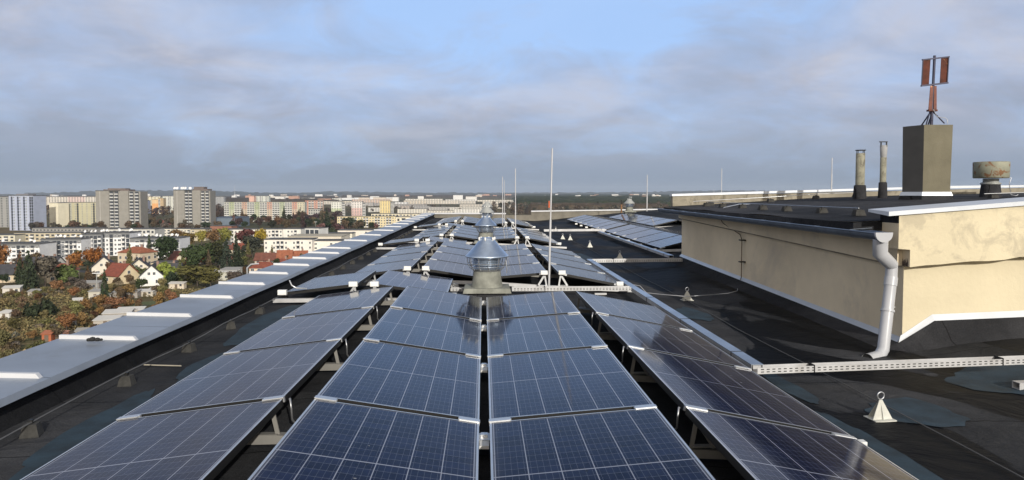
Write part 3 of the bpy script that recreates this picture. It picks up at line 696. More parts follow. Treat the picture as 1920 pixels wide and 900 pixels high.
mb = MB(); mb.hexa([(XL-.002,yf+.001,1.17),(XE,yf+.001,1.17),(XE,PY0+.22,1.17),(XL-.002,PY0+.22,1.17),(XL-.002,yf+.001,1.298),(XE,yf+.001,1.298+(XE-PX_W)*.075),(XE,PY0+.22,1.298+(XE-PX_W)*.075),(XL-.002,PY0+.22,1.298)])
0 and mb.hexa([(XL-.03,yf+.02,zlip(PY0)+.06),(XL-.003,yf+.02,zlip(PY0)+.06),(XL-.003,yf+.24,zlip(PY0)+.06),(XL-.03,yf+.24,zlip(PY0)+.06),(XL-.03,yf+.02,1.29),(XL-.003,yf+.02,1.29),(XL-.003,yf+.24,1.29),(XL-.03,yf+.24,1.29)])
pc(mb, 'front_parapet_felt', m_felt_top)
mb = MB(); nn_ = 40
for i in range(nn_):
    ya = PY0+.05+(PY1-PY0-.05)*i/nn_; yb = PY0+.05+(PY1-PY0-.05)*(i+1)/nn_
    mb.hexa([(x2-.004,yb,zlip(yb)-.006),(x2-.004,ya,zlip(ya)-.006),(x2+.05,ya,zlip(ya)-.006),(x2+.05,yb,zlip(yb)-.006),(x2-.004,yb,zlip(yb)+.010),(x2-.004,ya,zlip(ya)+.010),(x2+.05,ya,zlip(ya)+.010),(x2+.05,yb,zlip(yb)+.010)])
pc(mb, 'fascia_shade_line', mat('painted_shade_line', (.22,.19,.14), .95, 0, .4, 2))  # dark strip added to stand in for the fascia's shadow line
# beam end poking out at the corner
mb = MB(); mb.quad((XB+.001,PY0+.3,.70),(XB+.001,yf+.002,.70),(XB+.001,yf+.002,.89),(XB+.001,PY0+.3,.89)); mb.quad((XL,PY0+.3,.892),(XL,yf+.002,.892),(XL,yf+.002,1.17),(XL,PY0+.3,1.17)); mb.quad((XL,yf+.002,.892),(XL,PY0+.3,.892),(XB+.001,PY0+.3,.888),(XB+.001,yf+.002,.888))
mb.quad((XB,yf+.002,.712),(XB,PY0,.712),(XE,PY0,lipf(XE)+.004),(XE,yf+.002,lipf(XE)+.004)); pc(mb, 'beam_end', m_stucco_side)
mb = MB(); rnd = random.Random(8)
for k in range(7): yy = yf+.03+.02*k; mb.add([(XB-.001,yy,.70+rnd.uniform(0,.01)),(XB-.001,yy+.03,.70),(XB-.001,yy+.02,.70+rnd.uniform(.03,.10)),(XB-.001,yy,.70+rnd.uniform(.03,.12))],[(1,0,3,2)])
pc(mb, 'broken_plaster', mat('exposed_masonry', (.13,.10,.08), .95, 0, .4, 10))
# roof slab
mb = MB(); gx = [4.12,4.35,4.6,5,5.5,6,7,7.5,8,9,10,12,15]; gy = [PY0+.18+ (PY1-PY0-.36)*i/20 for i in range(21)]
for y in gy:
    for x in gx: mb.v.append((x, y, zroof(x)+.006*math.sin(y*2.2+x)*(1 if x > 4.3 else 2)))
n_ = len(gx)
for j in range(20):
    for i in range(n_-1): mb.f.append((j*n_+i, j*n_+i+1, (j+1)*n_+i+1, (j+1)*n_+i)); mb.m.append(0); mb.smf.append(True)
mb.quad((4.12,gy[-1],1.08),(4.12,gy[0],1.08),(4.12,gy[0],1.165),(4.12,gy[-1],1.165)); mb.quad((4.12,gy[0],1.08),(4.12,gy[-1],1.08),(4.6,gy[-1],1.08),(4.6,gy[0],1.08))
mb.quad((4.12,gy[0],1.08),(4.6,gy[0],1.08),(4.6,gy[0],1.195),(4.12,gy[0],1.165))
mb.quad((4.6,gy[0],1.0),(XE,gy[0],1.0),(XE,gy[0],1.56),(4.6,gy[0],1.195))
pc(mb, 'roof', m_felt_top)
# back parapet with white cap
def zbp(x): return lerp_tab([(4.3,1.43),(10.3,1.605),(13.2,1.66),(15,1.68)], x)
mb = MB(); mb.hexa([(4.33,PY1-.18,1.1),(XE,PY1-.18,1.1),(XE,PY1,1.1),(4.33,PY1,1.1),(4.33,PY1-.18,zbp(4.33)-.015),(XE,PY1-.18,zbp(XE)-.015),(XE,PY1,zbp(XE)-.015),(4.33,PY1,zbp(4.33)-.015)])
pc(mb, 'back_parapet', mat('back_parapet_render', (.30,.27,.21), .95, 0, .2, 2, .2, 20, dirt=((.10,.09,.07), .5, .1, .7), dscale=2))
mb = MB(); xs_ = [4.31, 8.6, 9.93, 9.96, 13.2, XE]
for a, b in ((4.31, 9.9), (9.93, XE)):
    mb.hexa([(a,PY1-.2,zbp(a)-.014),(b,PY1-.2,zbp(b)-.014),(b,PY1+.02,zbp(b)-.014),(a,PY1+.02,zbp(a)-.014),(a,PY1-.2,zbp(a)+.035),(b,PY1-.2,zbp(b)+.035),(b,PY1+.02,zbp(b)+.035),(a,PY1+.02,zbp(a)+.035)])
pc(mb, 'back_parapet_cap', m_flash)
# front top flashing
mb = MB(); t = lambda x: 1.305+(x-PX_W)*.075
for a, b in ((4.32, XE),):
    mb.hexa([(a,yf-.03,t(a)-.035),(b,yf-.03,t(b)-.035),(b,PY0+.24,t(b)-.0),(a,PY0+.24,t(a)-.0),(a,yf-.03,t(a)+.012),(b,yf-.03,t(b)+.012),(b,PY0+.24,t(b)+.03),(a,PY0+.24,t(a)+.03)])
pc(mb, 'top_flashing', m_flash)
# flashing strips at the wall base + felt upstands
mb = MB(); h_ = .052; nn = 24
for i in range(nn):
    ya = PY0+(PY1-PY0)*i/nn; yb = PY0+(PY1-PY0)*(i+1)/nn
    mb.quad((PX_W-.055,yb,zbase(yb)),(PX_W-.055,ya,zbase(ya)),(PX_W-.004,ya,zbase(ya)+h_),(PX_W-.004,yb,zbase(yb)+h_))
mb.quad((PX_W-.055,PY0-.03,zbase(PY0)),(PX_W+.33,PY0-.045,.095),(PX_W+.33,PY0-.004,.16),(PX_W-.02,PY0-.004,zbase(PY0)+h_+.02))
mb.quad((PX_W+.33,PY0-.045,.095),(XE,PY0-.045,.45),(XE,PY0-.004,.52),(PX_W+.33,PY0-.004,.16))
pc(mb, 'base_flashing', m_flash)
mb = MB()
for i in range(nn):
    ya = PY0+(PY1-PY0)*i/nn; yb = PY0+(PY1-PY0)*(i+1)/nn
    mb.add([(PX_W-.30,yb,zr(PX_W-.3,yb)-.005),(PX_W-.30,ya,zr(PX_W-.3,ya)-.005),(PX_W-.056,ya,zbase(ya)+.002),(PX_W-.056,yb,zbase(yb)+.002)], [(0,1,2,3)], True)
def fb(x): return lerp_tab([(PX_W-.056, zbase(PY0)), (PX_W+.33, .095), (XE, .45)], x)
xs_ = [PX_W-.056, PX_W+.1, PX_W+.33, PX_W+.8, PX_W+1.4, PX_W+2.5, PX_W+5, XE]
for a, b in zip(xs_, xs_[1:]):
    mb.add([(a,PY0-.26,zr(a,PY0-.26)-.005),(b,PY0-.26,zr(b,PY0-.26)-.005),(b,PY0-.047,fb(b)+.002),(a,PY0-.047,fb(a)+.002)], [(0,1,2,3)], True)
mb.add([(PX_W-.30,PY0,zr(PX_W-.3,PY0)-.005),(PX_W-.056,PY0-.26,zr(PX_W,PY0-.26)-.005),(PX_W-.056,PY0-.047,zbase(PY0)+.002),(PX_W-.056,PY0,zbase(PY0)+.002)], [(0,1,2),(0,2,3)])
pc(mb, 'felt_upstand', m_felt_top)
# gutter: half round channel, hung from the eaves, with end cap and joints
gp0 = Vector((4.13, 7.16, 1.075)); gp1 = Vector((4.13, 16.4, 1.12)); mb = MB(); k_ = 9; rg = .078
ringf = lambda c, r: [(c.x+r*math.cos(math.pi+math.pi*j/k_), c.y, c.z+r*math.sin(math.pi+math.pi*j/k_)) for j in range(k_+1)]
a, b, a2, b2 = ringf(gp0, rg), ringf(gp1, rg), ringf(gp0, rg-.006), ringf(gp1, rg-.006)
vs = a+b+a2+b2; m1 = k_+1
mb.add(vs, [(j, j+1, m1+j+1, m1+j) for j in range(k_)] + [(2*m1+j+1, 2*m1+j, 3*m1+j, 3*m1+j+1) for j in range(k_)], True)
mb.tube([gp0+Vector((-rg,0,.004)), gp1+Vector((-rg,0,.004))], .010, 6); mb.tube([gp0+Vector((rg,0,.004)), gp1+Vector((rg,0,.004))], .010, 6)
gut = pc(mb, 'gutter', m_gutter)
mb = MB(); vs = [(p[0], p[1]-.012, p[2]) for p in ringf(gp0, rg+.014)] + [(gp0.x+rg+.014, gp0.y-.012, gp0.z+.012), (gp0.x-rg-.014, gp0.y-.012, gp0.z+.012)]
vs2 = [(p[0], p[1]+.03, p[2]) for p in vs]; nnv = len(vs); mb.add(vs+vs2, [tuple(range(nnv)), tuple(range(2*nnv-1, nnv-1, -1))] + [(j, nnv+j, nnv+(j+1)%nnv, (j+1)%nnv) for j in range(nnv)])
mb.build('end_cap', m_pipe, gut)
for i in range(11):
    y = gp0.y+.55+i*.83; c = gp0+(gp1-gp0)*((y-gp0.y)/(gp1.y-gp0.y)); mb = MB(); r_ = [(p[0], p[1]-.012, p[2]) for p in ringf(c, rg+.006)]; r2 = [(p[0], p[1]+.024, p[2]) for p in r_]
    mb.add(r_+r2, [(j, j+1, m1+j+1, m1+j) for j in range(k_)]); mb.bar(c+Vector((-rg,0,.012)), c+Vector((rg+.1,0,.03)), .02, .004)
    mb.build('gutter_bracket', m_gutter, gut)
# downpipe
d0 = Vector((4.16, 7.27, 1.02)); d1 = Vector((4.16, 7.27, .86)); d2 = on_y(1672, 497, 7.38); d3 = on_y(1671, 520, 7.38); d4 = on_y(1656, 655, 7.22); d5 = on_y(1647, 671, 7.17); d6 = on_y(1626, 675, 7.05)
dp = MB().tube([d0, d1, d2], [.075,.075,.066], 20); dp.tube([d2+(d2-d3).normalized()*.02, d3, d4, d5], .060, 20); dp.tube([d5+Vector((.02,.02,.01)), d6], .064, 20, False)
dp.tube([d3, d3+(d4-d3)*.12], .066, 20)
dpo = pc(dp, 'downpipe', m_pipe)
mb = MB(); mid_ = d3+(d4-d3)*.45; mb.tube([mid_, mid_+(d4-d3)*.03], .069, 20, False); mb.bar(mid_+Vector((.05,.05,0)), mid_+Vector((.17,.16,0)), .012, .012); mb.build('pipe_clip', m_pipe, dpo)
mb = MB(); dn = (d6-d5).normalized(); mb.tube([d6-dn*.01, d6-dn*.008], .059, 20); mb.build('pipe_mouth', m_black, dpo)

# ------------------------------------------------------------------ things on the plant room roof
def zr2(p): return zroof(p.x)
Zc = 12.2
cA = at(1730, 360, Zc); cB = at(1781, 360, Zc); cw = (cB-cA).length
ch = thing('chimney', 'square grey concrete chimney stack with white metal collar', 'chimney', (cA.x, cA.y, zroof(cA.x)))
hC = at(1730, 234, Zc).z - zroof(cA.x); ang = R(-2)
lc = .36                                            # depth of the stack
m_chim = mat('chimney_concrete', (0.165,0.150,0.105), .95, 0, .12, 2.5, .4, 35, dirt=((.25,.235,.18), .55, .2, .5), dscale=1.4)
def taper(mb, x0, x1, y0, y1, z0, z1, dx=0): return mb.hexa([(x0+dx,y0,z0),(x1-dx,y0,z0),(x1-dx,y1,z0),(x0+dx,y1,z0),(x0,y0,z1),(x1,y0,z1),(x1,y1,z1),(x0,y1,z1)])
lx = -at(1730,300,Zc).x + at(1705,300,Zc).x
# the stack stands turned so that its darker left face shows: extend back-left
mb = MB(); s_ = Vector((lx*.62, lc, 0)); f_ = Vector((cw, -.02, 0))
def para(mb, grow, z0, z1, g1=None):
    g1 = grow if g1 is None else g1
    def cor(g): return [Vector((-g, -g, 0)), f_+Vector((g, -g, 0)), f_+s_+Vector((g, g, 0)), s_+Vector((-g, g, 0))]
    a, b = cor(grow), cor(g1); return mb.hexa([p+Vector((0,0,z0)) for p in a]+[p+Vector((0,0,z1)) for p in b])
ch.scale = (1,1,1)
para(mb, 0, .0, hC, .012); mb.m[-1] = 1; mb.build('shaft', [m_chim, mat('dark_left_face', (.085,.083,.08), .9, 0, .1)], ch)  # left face has a darker colour than the others
mb = MB(); para(mb, .045, .0, .07, .03); mb.build('felt_base', m_felt_top, ch)
mb = MB(); para(mb, .034, .07, .135, .014); mb.build('metal_collar', m_flash, ch)
# device on top of the stack
m_rust = mat('rusty_vane', (0.085,0.022,0.012), .5, .4, .4, 6, .2, 20, dirt=((.50,.24,.09), .57, .06, .8), dscale=5)
m_dsteel = mat('dark_blue_steel', (0.045,0.045,0.075), .5, .4, .2)
tb = at(1746, 234, Zc+.15); tb.z = zroof(cA.x)+hC; kx = Zc/F
an = thing('chimney_cowl', 'rusty rotating vane on a dark tripod on top of the chimney', 'chimney vane', tb)
def ap(px, py, dy=0): return (((px-1746)*kx), dy, ((234-py)*kx))
mb = MB(); mb.tube([ap(1746,234), ap(1747,190), ap(1749,103)], [.028,.022,.022], 8); mb.build('mast', m_dsteel, an)
for a, b in (((1728,233,-.12),(1743,207,0)), ((1763,231,-.12),(1748,207,0)), ((1740,233,.2),(1745,207,0)), ((1753,233,.2),(1748,207,0))):
    MB().tube([ap(*a), ap(*b)], .012, 6).build('leg', m_dsteel, an)
for x0, x1, xt0, xt1 in ((1724.5,1739,1726,1741), (1758.5,1773,1760,1775.5)):
    ty0, ty1 = (112, 110) if x0 < 1740 else (108, 106); by0, by1 = (159, 157) if x0 < 1740 else (156, 154)
    P = [ap(x0,by0,-.03), ap(x1,by1,-.008), ap(xt1,ty1,-.008), ap(xt0,ty0,-.03)]; Q = [(p[0],p[1]+.008,p[2]) for p in P]
    mb = MB(); mb.hexa(P+Q); mb.build('vane_plate', m_rust, an)
mb = MB(); mb.bar(ap(1724,111.5,-.02), ap(1776,105.5,-.02), .03, .022); mb.bar(ap(1723,160,-.02), ap(1775,154,-.02), .03, .026)
mb.bar(ap(1725.5,112,-.02), ap(1724,159,-.02), .015, .012, (0,1,0)); mb.bar(ap(1775,106,-.02), ap(1773.5,154,-.02), .015, .012, (0,1,0)); mb.build('vane_frame', m_dsteel, an)
for x0, x1, t0, t1 in ((1738,1744.5,1741,1746), (1748,1753.5,1748,1752.5)):
    mb = MB(); P = [ap(x0,205,-.03), ap(x1,205,-.035), ap(t1,160,-.03), ap(t0,160,-.025)]; mb.hexa(P+[(p[0],p[1]+.01,p[2]) for p in P]); mb.build('lower_blade', m_rust, an)
mb = MB(); mb.bar(ap(1737,206,-.02), ap(1754,206,-.02), .07, .03); mb.build('blade_foot', m_rust, an)
o = MB().tube([at(1750,205,Zc), at(1757,219,Zc), at(1772,221,Zc), at(1776,224,Zc), at(1777,232,Zc)], .006, 6).build('bent_wire', m_steel); tag(o, 'thin bent wire beside the rusty vane on the chimney top', 'wire')
# two slim pipes
def flue(px, ybase, ytop, Z, rpx, lab, mid=None):
    b = at(px, ybase, Z); b.z = zroof(b.x)-.01; h = at(px, ytop, Z).z - b.z; r = rpx*Z/F
    o = thing('flue_pipe', lab, 'flue pipe', b, 0, 'two slim flue pipes')
    MB().lathe([(r*1.5,0),(r*1.42,.1),(r*1.28,h*.28),(r*1.0,h*.29)], 16).build('felt_collar', m_felt_top, o)
    return o, h, r
m_flue = mat('old_flue', (0.27,0.26,0.20), .85, .1, .22, 6, .4, 20, dirt=((.09,.07,.05), .56, .08, .9), dscale=7)
o, h, r = flue(1612, 362, 281, 14.2, 8.0, 'thicker rust streaked flue pipe, left of the pair')
mb = MB(); mb.lathe([(r,h*.25),(r,h*.93),(r*.9,h*.93)], 16); mb.disc(r*.9,h*.92,16); mb.build('pipe', m_flue, o)
for k in range(4): a = k*1.57+.5; MB().box(-.006,.006,-.004,.004,h*.9,h*.985).build('cowl_strut', m_frame_side, o, (r*.95*math.cos(a), r*.95*math.sin(a), 0))
mb = MB(); mb.lathe([(r*1.15,h*.985),(r*1.15,h),(0,h)], 16); mb.disc(r*1.15,h*.985,16); mb.build('cowl_cap', m_frame_side, o)
o, h, r = flue(1655, 360, 265, 14.2, 5.6, 'slimmer flue pipe with pale top, right of the pair')
MB().lathe([(r,h*.25),(r,h*.72),(r*1.0,h*.72)], 16).build('pipe', m_flue, o)
MB().lathe([(r*.95,h*.72),(r*1.05,h*.76),(r*1.2,h*.93),(r*1.1,h*.93),(r*.9,h*.75)], 16).build('pale_top', mat('pale_flue_top', (.33,.33,.33), .8), o)
for k in range(4): a = k*1.57+.4; MB().box(-.006,.006,-.004,.004,h*.9,h*.99).build('cowl_strut', m_frame_side, o, (r*1.15*math.cos(a), r*1.15*math.sin(a), 0))
mb = MB()
for k in range(2): mb.box(-r*1.3, r*1.3, -.006+.03*k, .006+.03*k, h*.985, h)
mb.build('cowl_cap', m_frame_side, o)
# mushroom vent
Zm = 13.0; b = at(1857, 364, Zm); b.z = zroof(b.x)-.01
o = thing('mushroom_vent', 'squat round vent with rust streaked drum at the right edge', 'vent', b); km = Zm/F
zt = at(1857, 303, Zm).z-b.z; zd = at(1857, 334, Zm).z-b.z; zn = at(1857,345,Zm).z-b.z
MB().lathe([(19*km,0),(18*km,.02),(15.5*km,zn-.01),(14*km,zn)], 24).build('felt_collar', m_felt_top, o)
MB().lathe([(14*km,zn-.02),(17*km,zn),(17*km,zn+.02),(13*km,zn+.035),(13*km,zd-.01)], 24).build('neck', m_cone_grey, o)
m_drum = mat('rusting_drum', (0.30,0.30,0.23), .7, .2, .15, 5, .2, 20, dirt=((.22,.10,.04), .53, .06, .9), dscale=9)
mb = MB(); mb.lathe([(13*km,zd+.02),(28*km,zd),(29*km,zd+.01),(29.5*km,zt-.02),(28.5*km,zt-.005),(26*km,zt-.03),(0,zt-.035)], 32); mb.build('drum', m_drum, o)
MB().tube([(27*km,-.1,zd+.02),(30*km,-.12,zd),(28*km,-.1,zd-.1),(30*km,-.12,-.0+.05),(40*km,-.12,.03),(44*km,-.12,.05)], .007, 6).build('earth_wire', m_steel, o)
# conductor blocks and wires on the plant room roof
blks = [(1325,381),(1355,384),(1392,385),(1430,389),(1475,393),(1541,398),(1610,403)]
me_b2 = MB().hexa([(-.07,-.06,0),(.07,-.06,0),(.07,.06,0),(-.07,.06,0),(-.05,-.04,.075),(.05,-.04,.075),(.05,.04,.075),(-.05,.04,.075)]).mesh('block', m_block)
for i, (px, py) in enumerate(blks):
    q = on_x(px, py, 4.78); q.z = zroof(4.78)
    o = thing('conductor_block', f'{NTH[i]} dark concrete block from the far end of the gutter line, plant room roof', 'block', q, 0, 'conductor blocks along the plant room gutter'); place(me_b2, 'block', o); place(me_clip, 'clip', o, (0,0,-.01))
for i, (px, py, Z) in enumerate([(1333,376,15.4),(1445,370,15.2),(1530,367,15.4),(1605,365,15.6),(1862,370,12.0)]):
    q = at(px, py, Z); q.z = zroof(q.x); o = thing('conductor_block', f'{NTH[i]} dark block from the left in the back row, plant room roof', 'block', q, 0, 'conductor blocks in the back row'); place(me_b2, 'block', o); place(me_clip, 'clip', o, (0,0,-.01))
pts = [at(px, py, Z) for px, py, Z in ((1300,374,15.6),(1445,369,15.3),(1530,366,15.4),(1610,362,15.6))]
for p_ in pts: p_.z = zroof(p_.x)+.11
o = MB().tube(pts, .007, 6).build('conductor_line', m_alu); tag(o, 'bright conductor line along the back row of plant room blocks', 'wire')
pts = [on_x(px, py, 4.78) for px, py in blks]
for p_ in pts: p_.z = zroof(4.78)+.095
o = MB().tube(pts, .006, 6).build('conductor_line', m_steel); tag(o, 'dull conductor line along the gutter blocks of the plant room', 'wire')
a = Vector((8.4, 11.6, zroof(8.4)+.08)); o = MB().tube([a, Vector((10.5, 11.7, zroof(10.5)+.09))], .008, 6).build('conductor_line', m_alu); tag(o, 'thin bright line right of the chimney towards the round vent', 'wire')
mb = MB(); mb.bar((10.2,PY1-.6,1.62),(11.6,PY1-.6,1.64),.05,.05); o = mb.build('short_rail', m_flash); tag(o, 'short white rail by the round vent at the right edge', 'rail')
q = on_z(1917, 699, -.05); o = thing('rail_end', 'stub of white mounting rail at the right edge below the tray', 'rail', (q.x, q.y, zr(q.x, q.y)), .1)
mb = MB(); mb.box(-.06,.9,-.04,-.035,.0,.06); mb.box(-.06,.9,.035,.04,.0,.06); mb.box(-.06,.9,-.035,.035,.0,.005); mb.box(-.06,.9,-.035,.035,.055,.06); mb.build('profile', m_rail, o); MB().box(0,.9,-.2,.3,-.05,.0).build('pad', m_felt_top, o)
q = on_z(1622, 832, -.07); o = place(me_blk, 'end_clamp_block', None, (2.26, 4.12, -.02), None, (.6,.8,.6)); tag(o, 'white clamp block at the low edge of the nearest right column', 'clamp block')
# ------------------------------------------------------------------ ground, hills, woods
ZG = -30.0
m_, Nn, Ln, p = newmat('ground_cover')
t = Nn.new('ShaderNodeTexCoord')
def nz(s, d=6, r=.6, off=0, dist=0.3):
    mp = Nn.new('ShaderNodeMapping'); Ln.new(t.outputs['Object'], mp.inputs[0]); mp.inputs['Location'].default_value = (off, off*.7, 0)
    n = Nn.new('ShaderNodeTexNoise'); Ln.new(mp.outputs[0], n.inputs['Vector']); n.inputs['Scale'].default_value = s; n.inputs['Detail'].default_value = d; n.inputs['Roughness'].default_value = r; n.inputs['Distortion'].default_value = dist
    return n.outputs['Fac']
c = mix_rgb(Nn, Ln, cramp(Nn, Ln, nz(.03, 8), [(.42, 0), (.58, 1)]), (.14,.105,.058), (.105,.102,.042))
c = mix_rgb(Nn, Ln, cramp(Nn, Ln, nz(.11, 8, .7, 30), [(.52, 0), (.60, .8)]), c, (.23,.17,.095))
c = mix_rgb(Nn, Ln, cramp(Nn, Ln, nz(.3, 8, .7, 60), [(.52, 0), (.64, .7)]), c, (.06,.052,.032))
c = mix_rgb(Nn, Ln, cramp(Nn, Ln, nz(.0013, 5, .5, 300), [(.45, 0), (.6, .8)]), c, (.03,.042,.028))
Ln.new(c, p.inputs['Base Color']); p.inputs['Roughness'].default_value = 1; p.inputs['Specular IOR Level'].default_value = .1
m_ground = m_
GS = 14000
mb = MB(); mb.quad((-GS,-1500,ZG),(GS,-1500,ZG),(GS,GS,ZG),(-GS,GS,ZG)); g = mb.build('ground', m_ground); tag(g, kind='structure')
m_asph = mat('asphalt', (.06,.06,.062), .9, 0, .1, .5); m_paint_r = mat('road_paint', (.7,.7,.68), .8)
m_soil = mat('garden_soil', (.10,.072,.045), 1, 0, .4, .15); m_lawn = mat('lawn', (.075,.088,.030), 1, 0, .35, .1); m_dry = mat('dry_grass', (.17,.13,.07), 1, 0, .35, .2)
def sheet(name, pts, m_, dz, kind='structure'):
    mb = MB(); mb.add([(p_[0], p_[1], ZG+dz) for p_ in pts], [tuple(range(len(pts)))]); o = mb.build(name, m_); tag(o, kind=kind); return o
def gpt(px, py): return on_z(px, py, ZG)
sheet('path', [gpt(-60,632), gpt(120,606), gpt(380,572), gpt(384,574), gpt(120,612), gpt(-60,640)], m_dry, .02)
sheet('road', [gpt(-100,508), gpt(130,505), gpt(300,518), gpt(460,505), gpt(460,509), gpt(300,523), gpt(130,509), gpt(-100,513)], m_asph, .03)
rnd = random.Random(77)
for i in range(26):
    px, py = rnd.uniform(0, 380), rnd.uniform(545, 650); q = gpt(px, py); a = rnd.uniform(0, 3.14); w_, h_ = rnd.uniform(5,13), rnd.uniform(4,9)
    ps = [(q.x+math.cos(a)*sx*w_-math.sin(a)*sy*h_, q.y+math.sin(a)*sx*w_+math.cos(a)*sy*h_) for sx, sy in ((-.5,-.5),(.5,-.4),(.45,.5),(-.5,.45))]
    sheet('garden_plot', ps, rnd.choice([m_soil, m_lawn, m_dry, m_lawn]), .04+.004*i)
# wooded hills far away
def canopy_mat(name, a, b, scale):
    m, Nn, Ln, p = newmat(name)
    c = mix_rgb(Nn, Ln, cramp(Nn, Ln, tex_noise(Nn, Ln, scale, 8, .7), [(.38, 0), (.62, 1)]), a, b)
    Ln.new(c, p.inputs['Base Color']); p.inputs['Roughness'].default_value = 1; p.inputs['Specular IOR Level'].default_value = .05
    return m
m_hill = canopy_mat('wooded_hill', (.020,.028,.022), (.05,.045,.03), .004)
m_wood = canopy_mat('pine_wood', (.016,.026,.014), (.045,.05,.028), .012)
m_woodb = canopy_mat('bare_wood', (.05,.038,.028), (.085,.065,.045), .02)
def hill(pts, Z, depth, name='hill', m=None, lump=6):
    # pts: (px, py) skyline, Z distance; a long ridge falling away to both sides, real width
    mb = MB(); rows = 5; rnd = random.Random(int(Z)); top = []
    dense = []
    for (xa, ya), (xb, yb) in zip(pts, pts[1:]):
        n = max(1, int((xb-xa)/6))
        for i in range(n): dense.append((xa+(xb-xa)*i/n, ya+(yb-ya)*i/n))
    dense.append(pts[-1])
    for px, py in dense:
        q = at(px, py, Z); q.z += rnd.uniform(-1, 1)*lump; d = Vector((q.x, q.y, 0)).normalized()
        for k, (f, hh) in enumerate(((-1, 0), (-.55, .62), (0, 1), (.5, .7), (1, 0))):
            mb.v.append((q.x+d.x*depth*f, q.y+d.y*depth*f, ZG-1+(q.z-ZG)*hh + (rnd.uniform(-1,1)*lump if 0 < k < 4 else 0)))
    for i in range(len(dense)-1):
        for k in range(4): a = i*5+k; mb.f.append((a, a+5, a+6, a+1)); mb.m.append(0); mb.smf.append(True)
    o = mb.build(name, m or m_hill); tag(o, kind='structure'); return o
hill([(-300,366),(-100,364),(30,364),(60,361),(110,361),(170,358),(250,356),(330,357),(400,357),(440,359),(470,361),(560,362),(640,361),(700,363)], 8600, 1500)
hill([(400,363),(470,361),(560,361),(600,360),(615,358),(700,360),(760,361),(860,361),(960,361),(1060,361),(1180,360),(1300,358),(1400,357),(1500,358),(1700,358),(2000,357),(2300,358)], 9800, 1500, 'hill', m_hill, 5)
hill([(430,369),(520,367),(600,366),(700,368),(800,366),(900,365),(1000,367),(1100,365),(1200,366),(1300,364),(1500,364),(2000,364)], 6500, 900, 'hill', canopy_mat('mixed_hill', (.04,.04,.028), (.08,.062,.045), .003), 4)
hill([(-300,374),(0,372),(200,372),(400,371),(560,371),(700,372)], 4200, 500, 'hill', canopy_mat('brown_hill', (.045,.04,.03), (.075,.06,.045), .006), 3)
def forest(name, x0, x1, y_near, y_far, hgt, m_, cell, seed, label, cat):
    """a wood seen from above: lumpy canopy surface, crowns about one cell wide"""
    rnd = random.Random(seed); q = [gpt(x0, y_near), gpt(x1, y_near), gpt(x1, y_far), gpt(x0, y_far)]
    D0, D1 = q[0].length, q[3].length
    mb = MB(); rows = []; y = y_near; Z0 = (EYE-ZG)*F/(y_near-361); Z1 = (EYE-ZG)*F/(y_far-361); Z = Z0; nc = int((x1-x0)/F*Z0/cell)*1; nc = min(nc, 260)
    zs = []
    while Z < Z1: zs.append(Z); Z += cell*(1+ (Z-Z0)/Z0*.8)
    for j, Z in enumerate(zs):
        for i in range(nc+1):
            px = x0+(x1-x0)*i/nc; b = at(px, 400, Z); e = min(1, i/6, (nc-i)/6, (j+.0)/1.0)
            mb.v.append((b.x+rnd.uniform(-.3,.3)*cell, b.y+rnd.uniform(-.3,.3)*cell, ZG + (hgt*(rnd.uniform(.62, 1.12)) + 3*math.sin(b.x*.004)*math.sin(b.y*.003) if e > 0 else 0)))
    for j in range(len(zs)-1):
        for i in range(nc): a = j*(nc+1)+i; mb.f.append((a, a+1, a+nc+2, a+nc+1)); mb.m.append(0); mb.smf.append(False)
    o = mb.build(name, m_); tag(o, label, cat, kind='stuff'); return o
forest('forest', 960, 2100, 392, 366.5, 15, m_wood, 11, 1, 'dark green pine wood stretching to the horizon on the right', 'wood')
forest('forest', 985, 1260, 402, 384, 13, m_woodb, 9, 2, 'bare brown wood just beyond the far roof edge', 'wood')
forest('forest', -150, 640, 381, 370, 10, m_woodb, 12, 3, 'brown wooded land between the far blocks on the left', 'wood')
forest('forest', 640, 1000, 371, 366.6, 10, m_woodb, 14, 4, 'brown wooded land beyond the white far blocks', 'wood')

# ------------------------------------------------------------------ buildings
m_pane = mat('window_glass', (.06,.068,.08), .2, 0, .2, 1); m_wframe = mat('window_frame', (.7,.7,.68), .6)
m_flat = mat('flat_roof_felt', (.09,.09,.09), .9, 0, .25, .2); m_balc = mat('balcony_white', (.72,.71,.68), .8, 0, .06)
m_dish = mat('dish_white', (.8,.8,.8), .5)
_cm = {}
def wallm(col):
    if col not in _cm: _cm[col] = mat('wall_paint', col, .92, 0, .07, .25, dirt=(tuple(c*.6 for c in col), .56, .2, .3), dscale=.12)
    return _cm[col]
def frame_from_px(x0, x1, ytop, Z, yaw):
    r1 = (x1-CX)/F; r0 = (x0-CX)/F
    # camera plan coordinates (Xc right, Z forward)
    a = R(yaw); Xc = r0*Z; w_ = (r1*Z-Xc)/(math.cos(a)-r1*math.sin(a))
    L0 = at(x0, ytop, Z)
    return L0, w_, a - YAW            # local x axis angle in the world
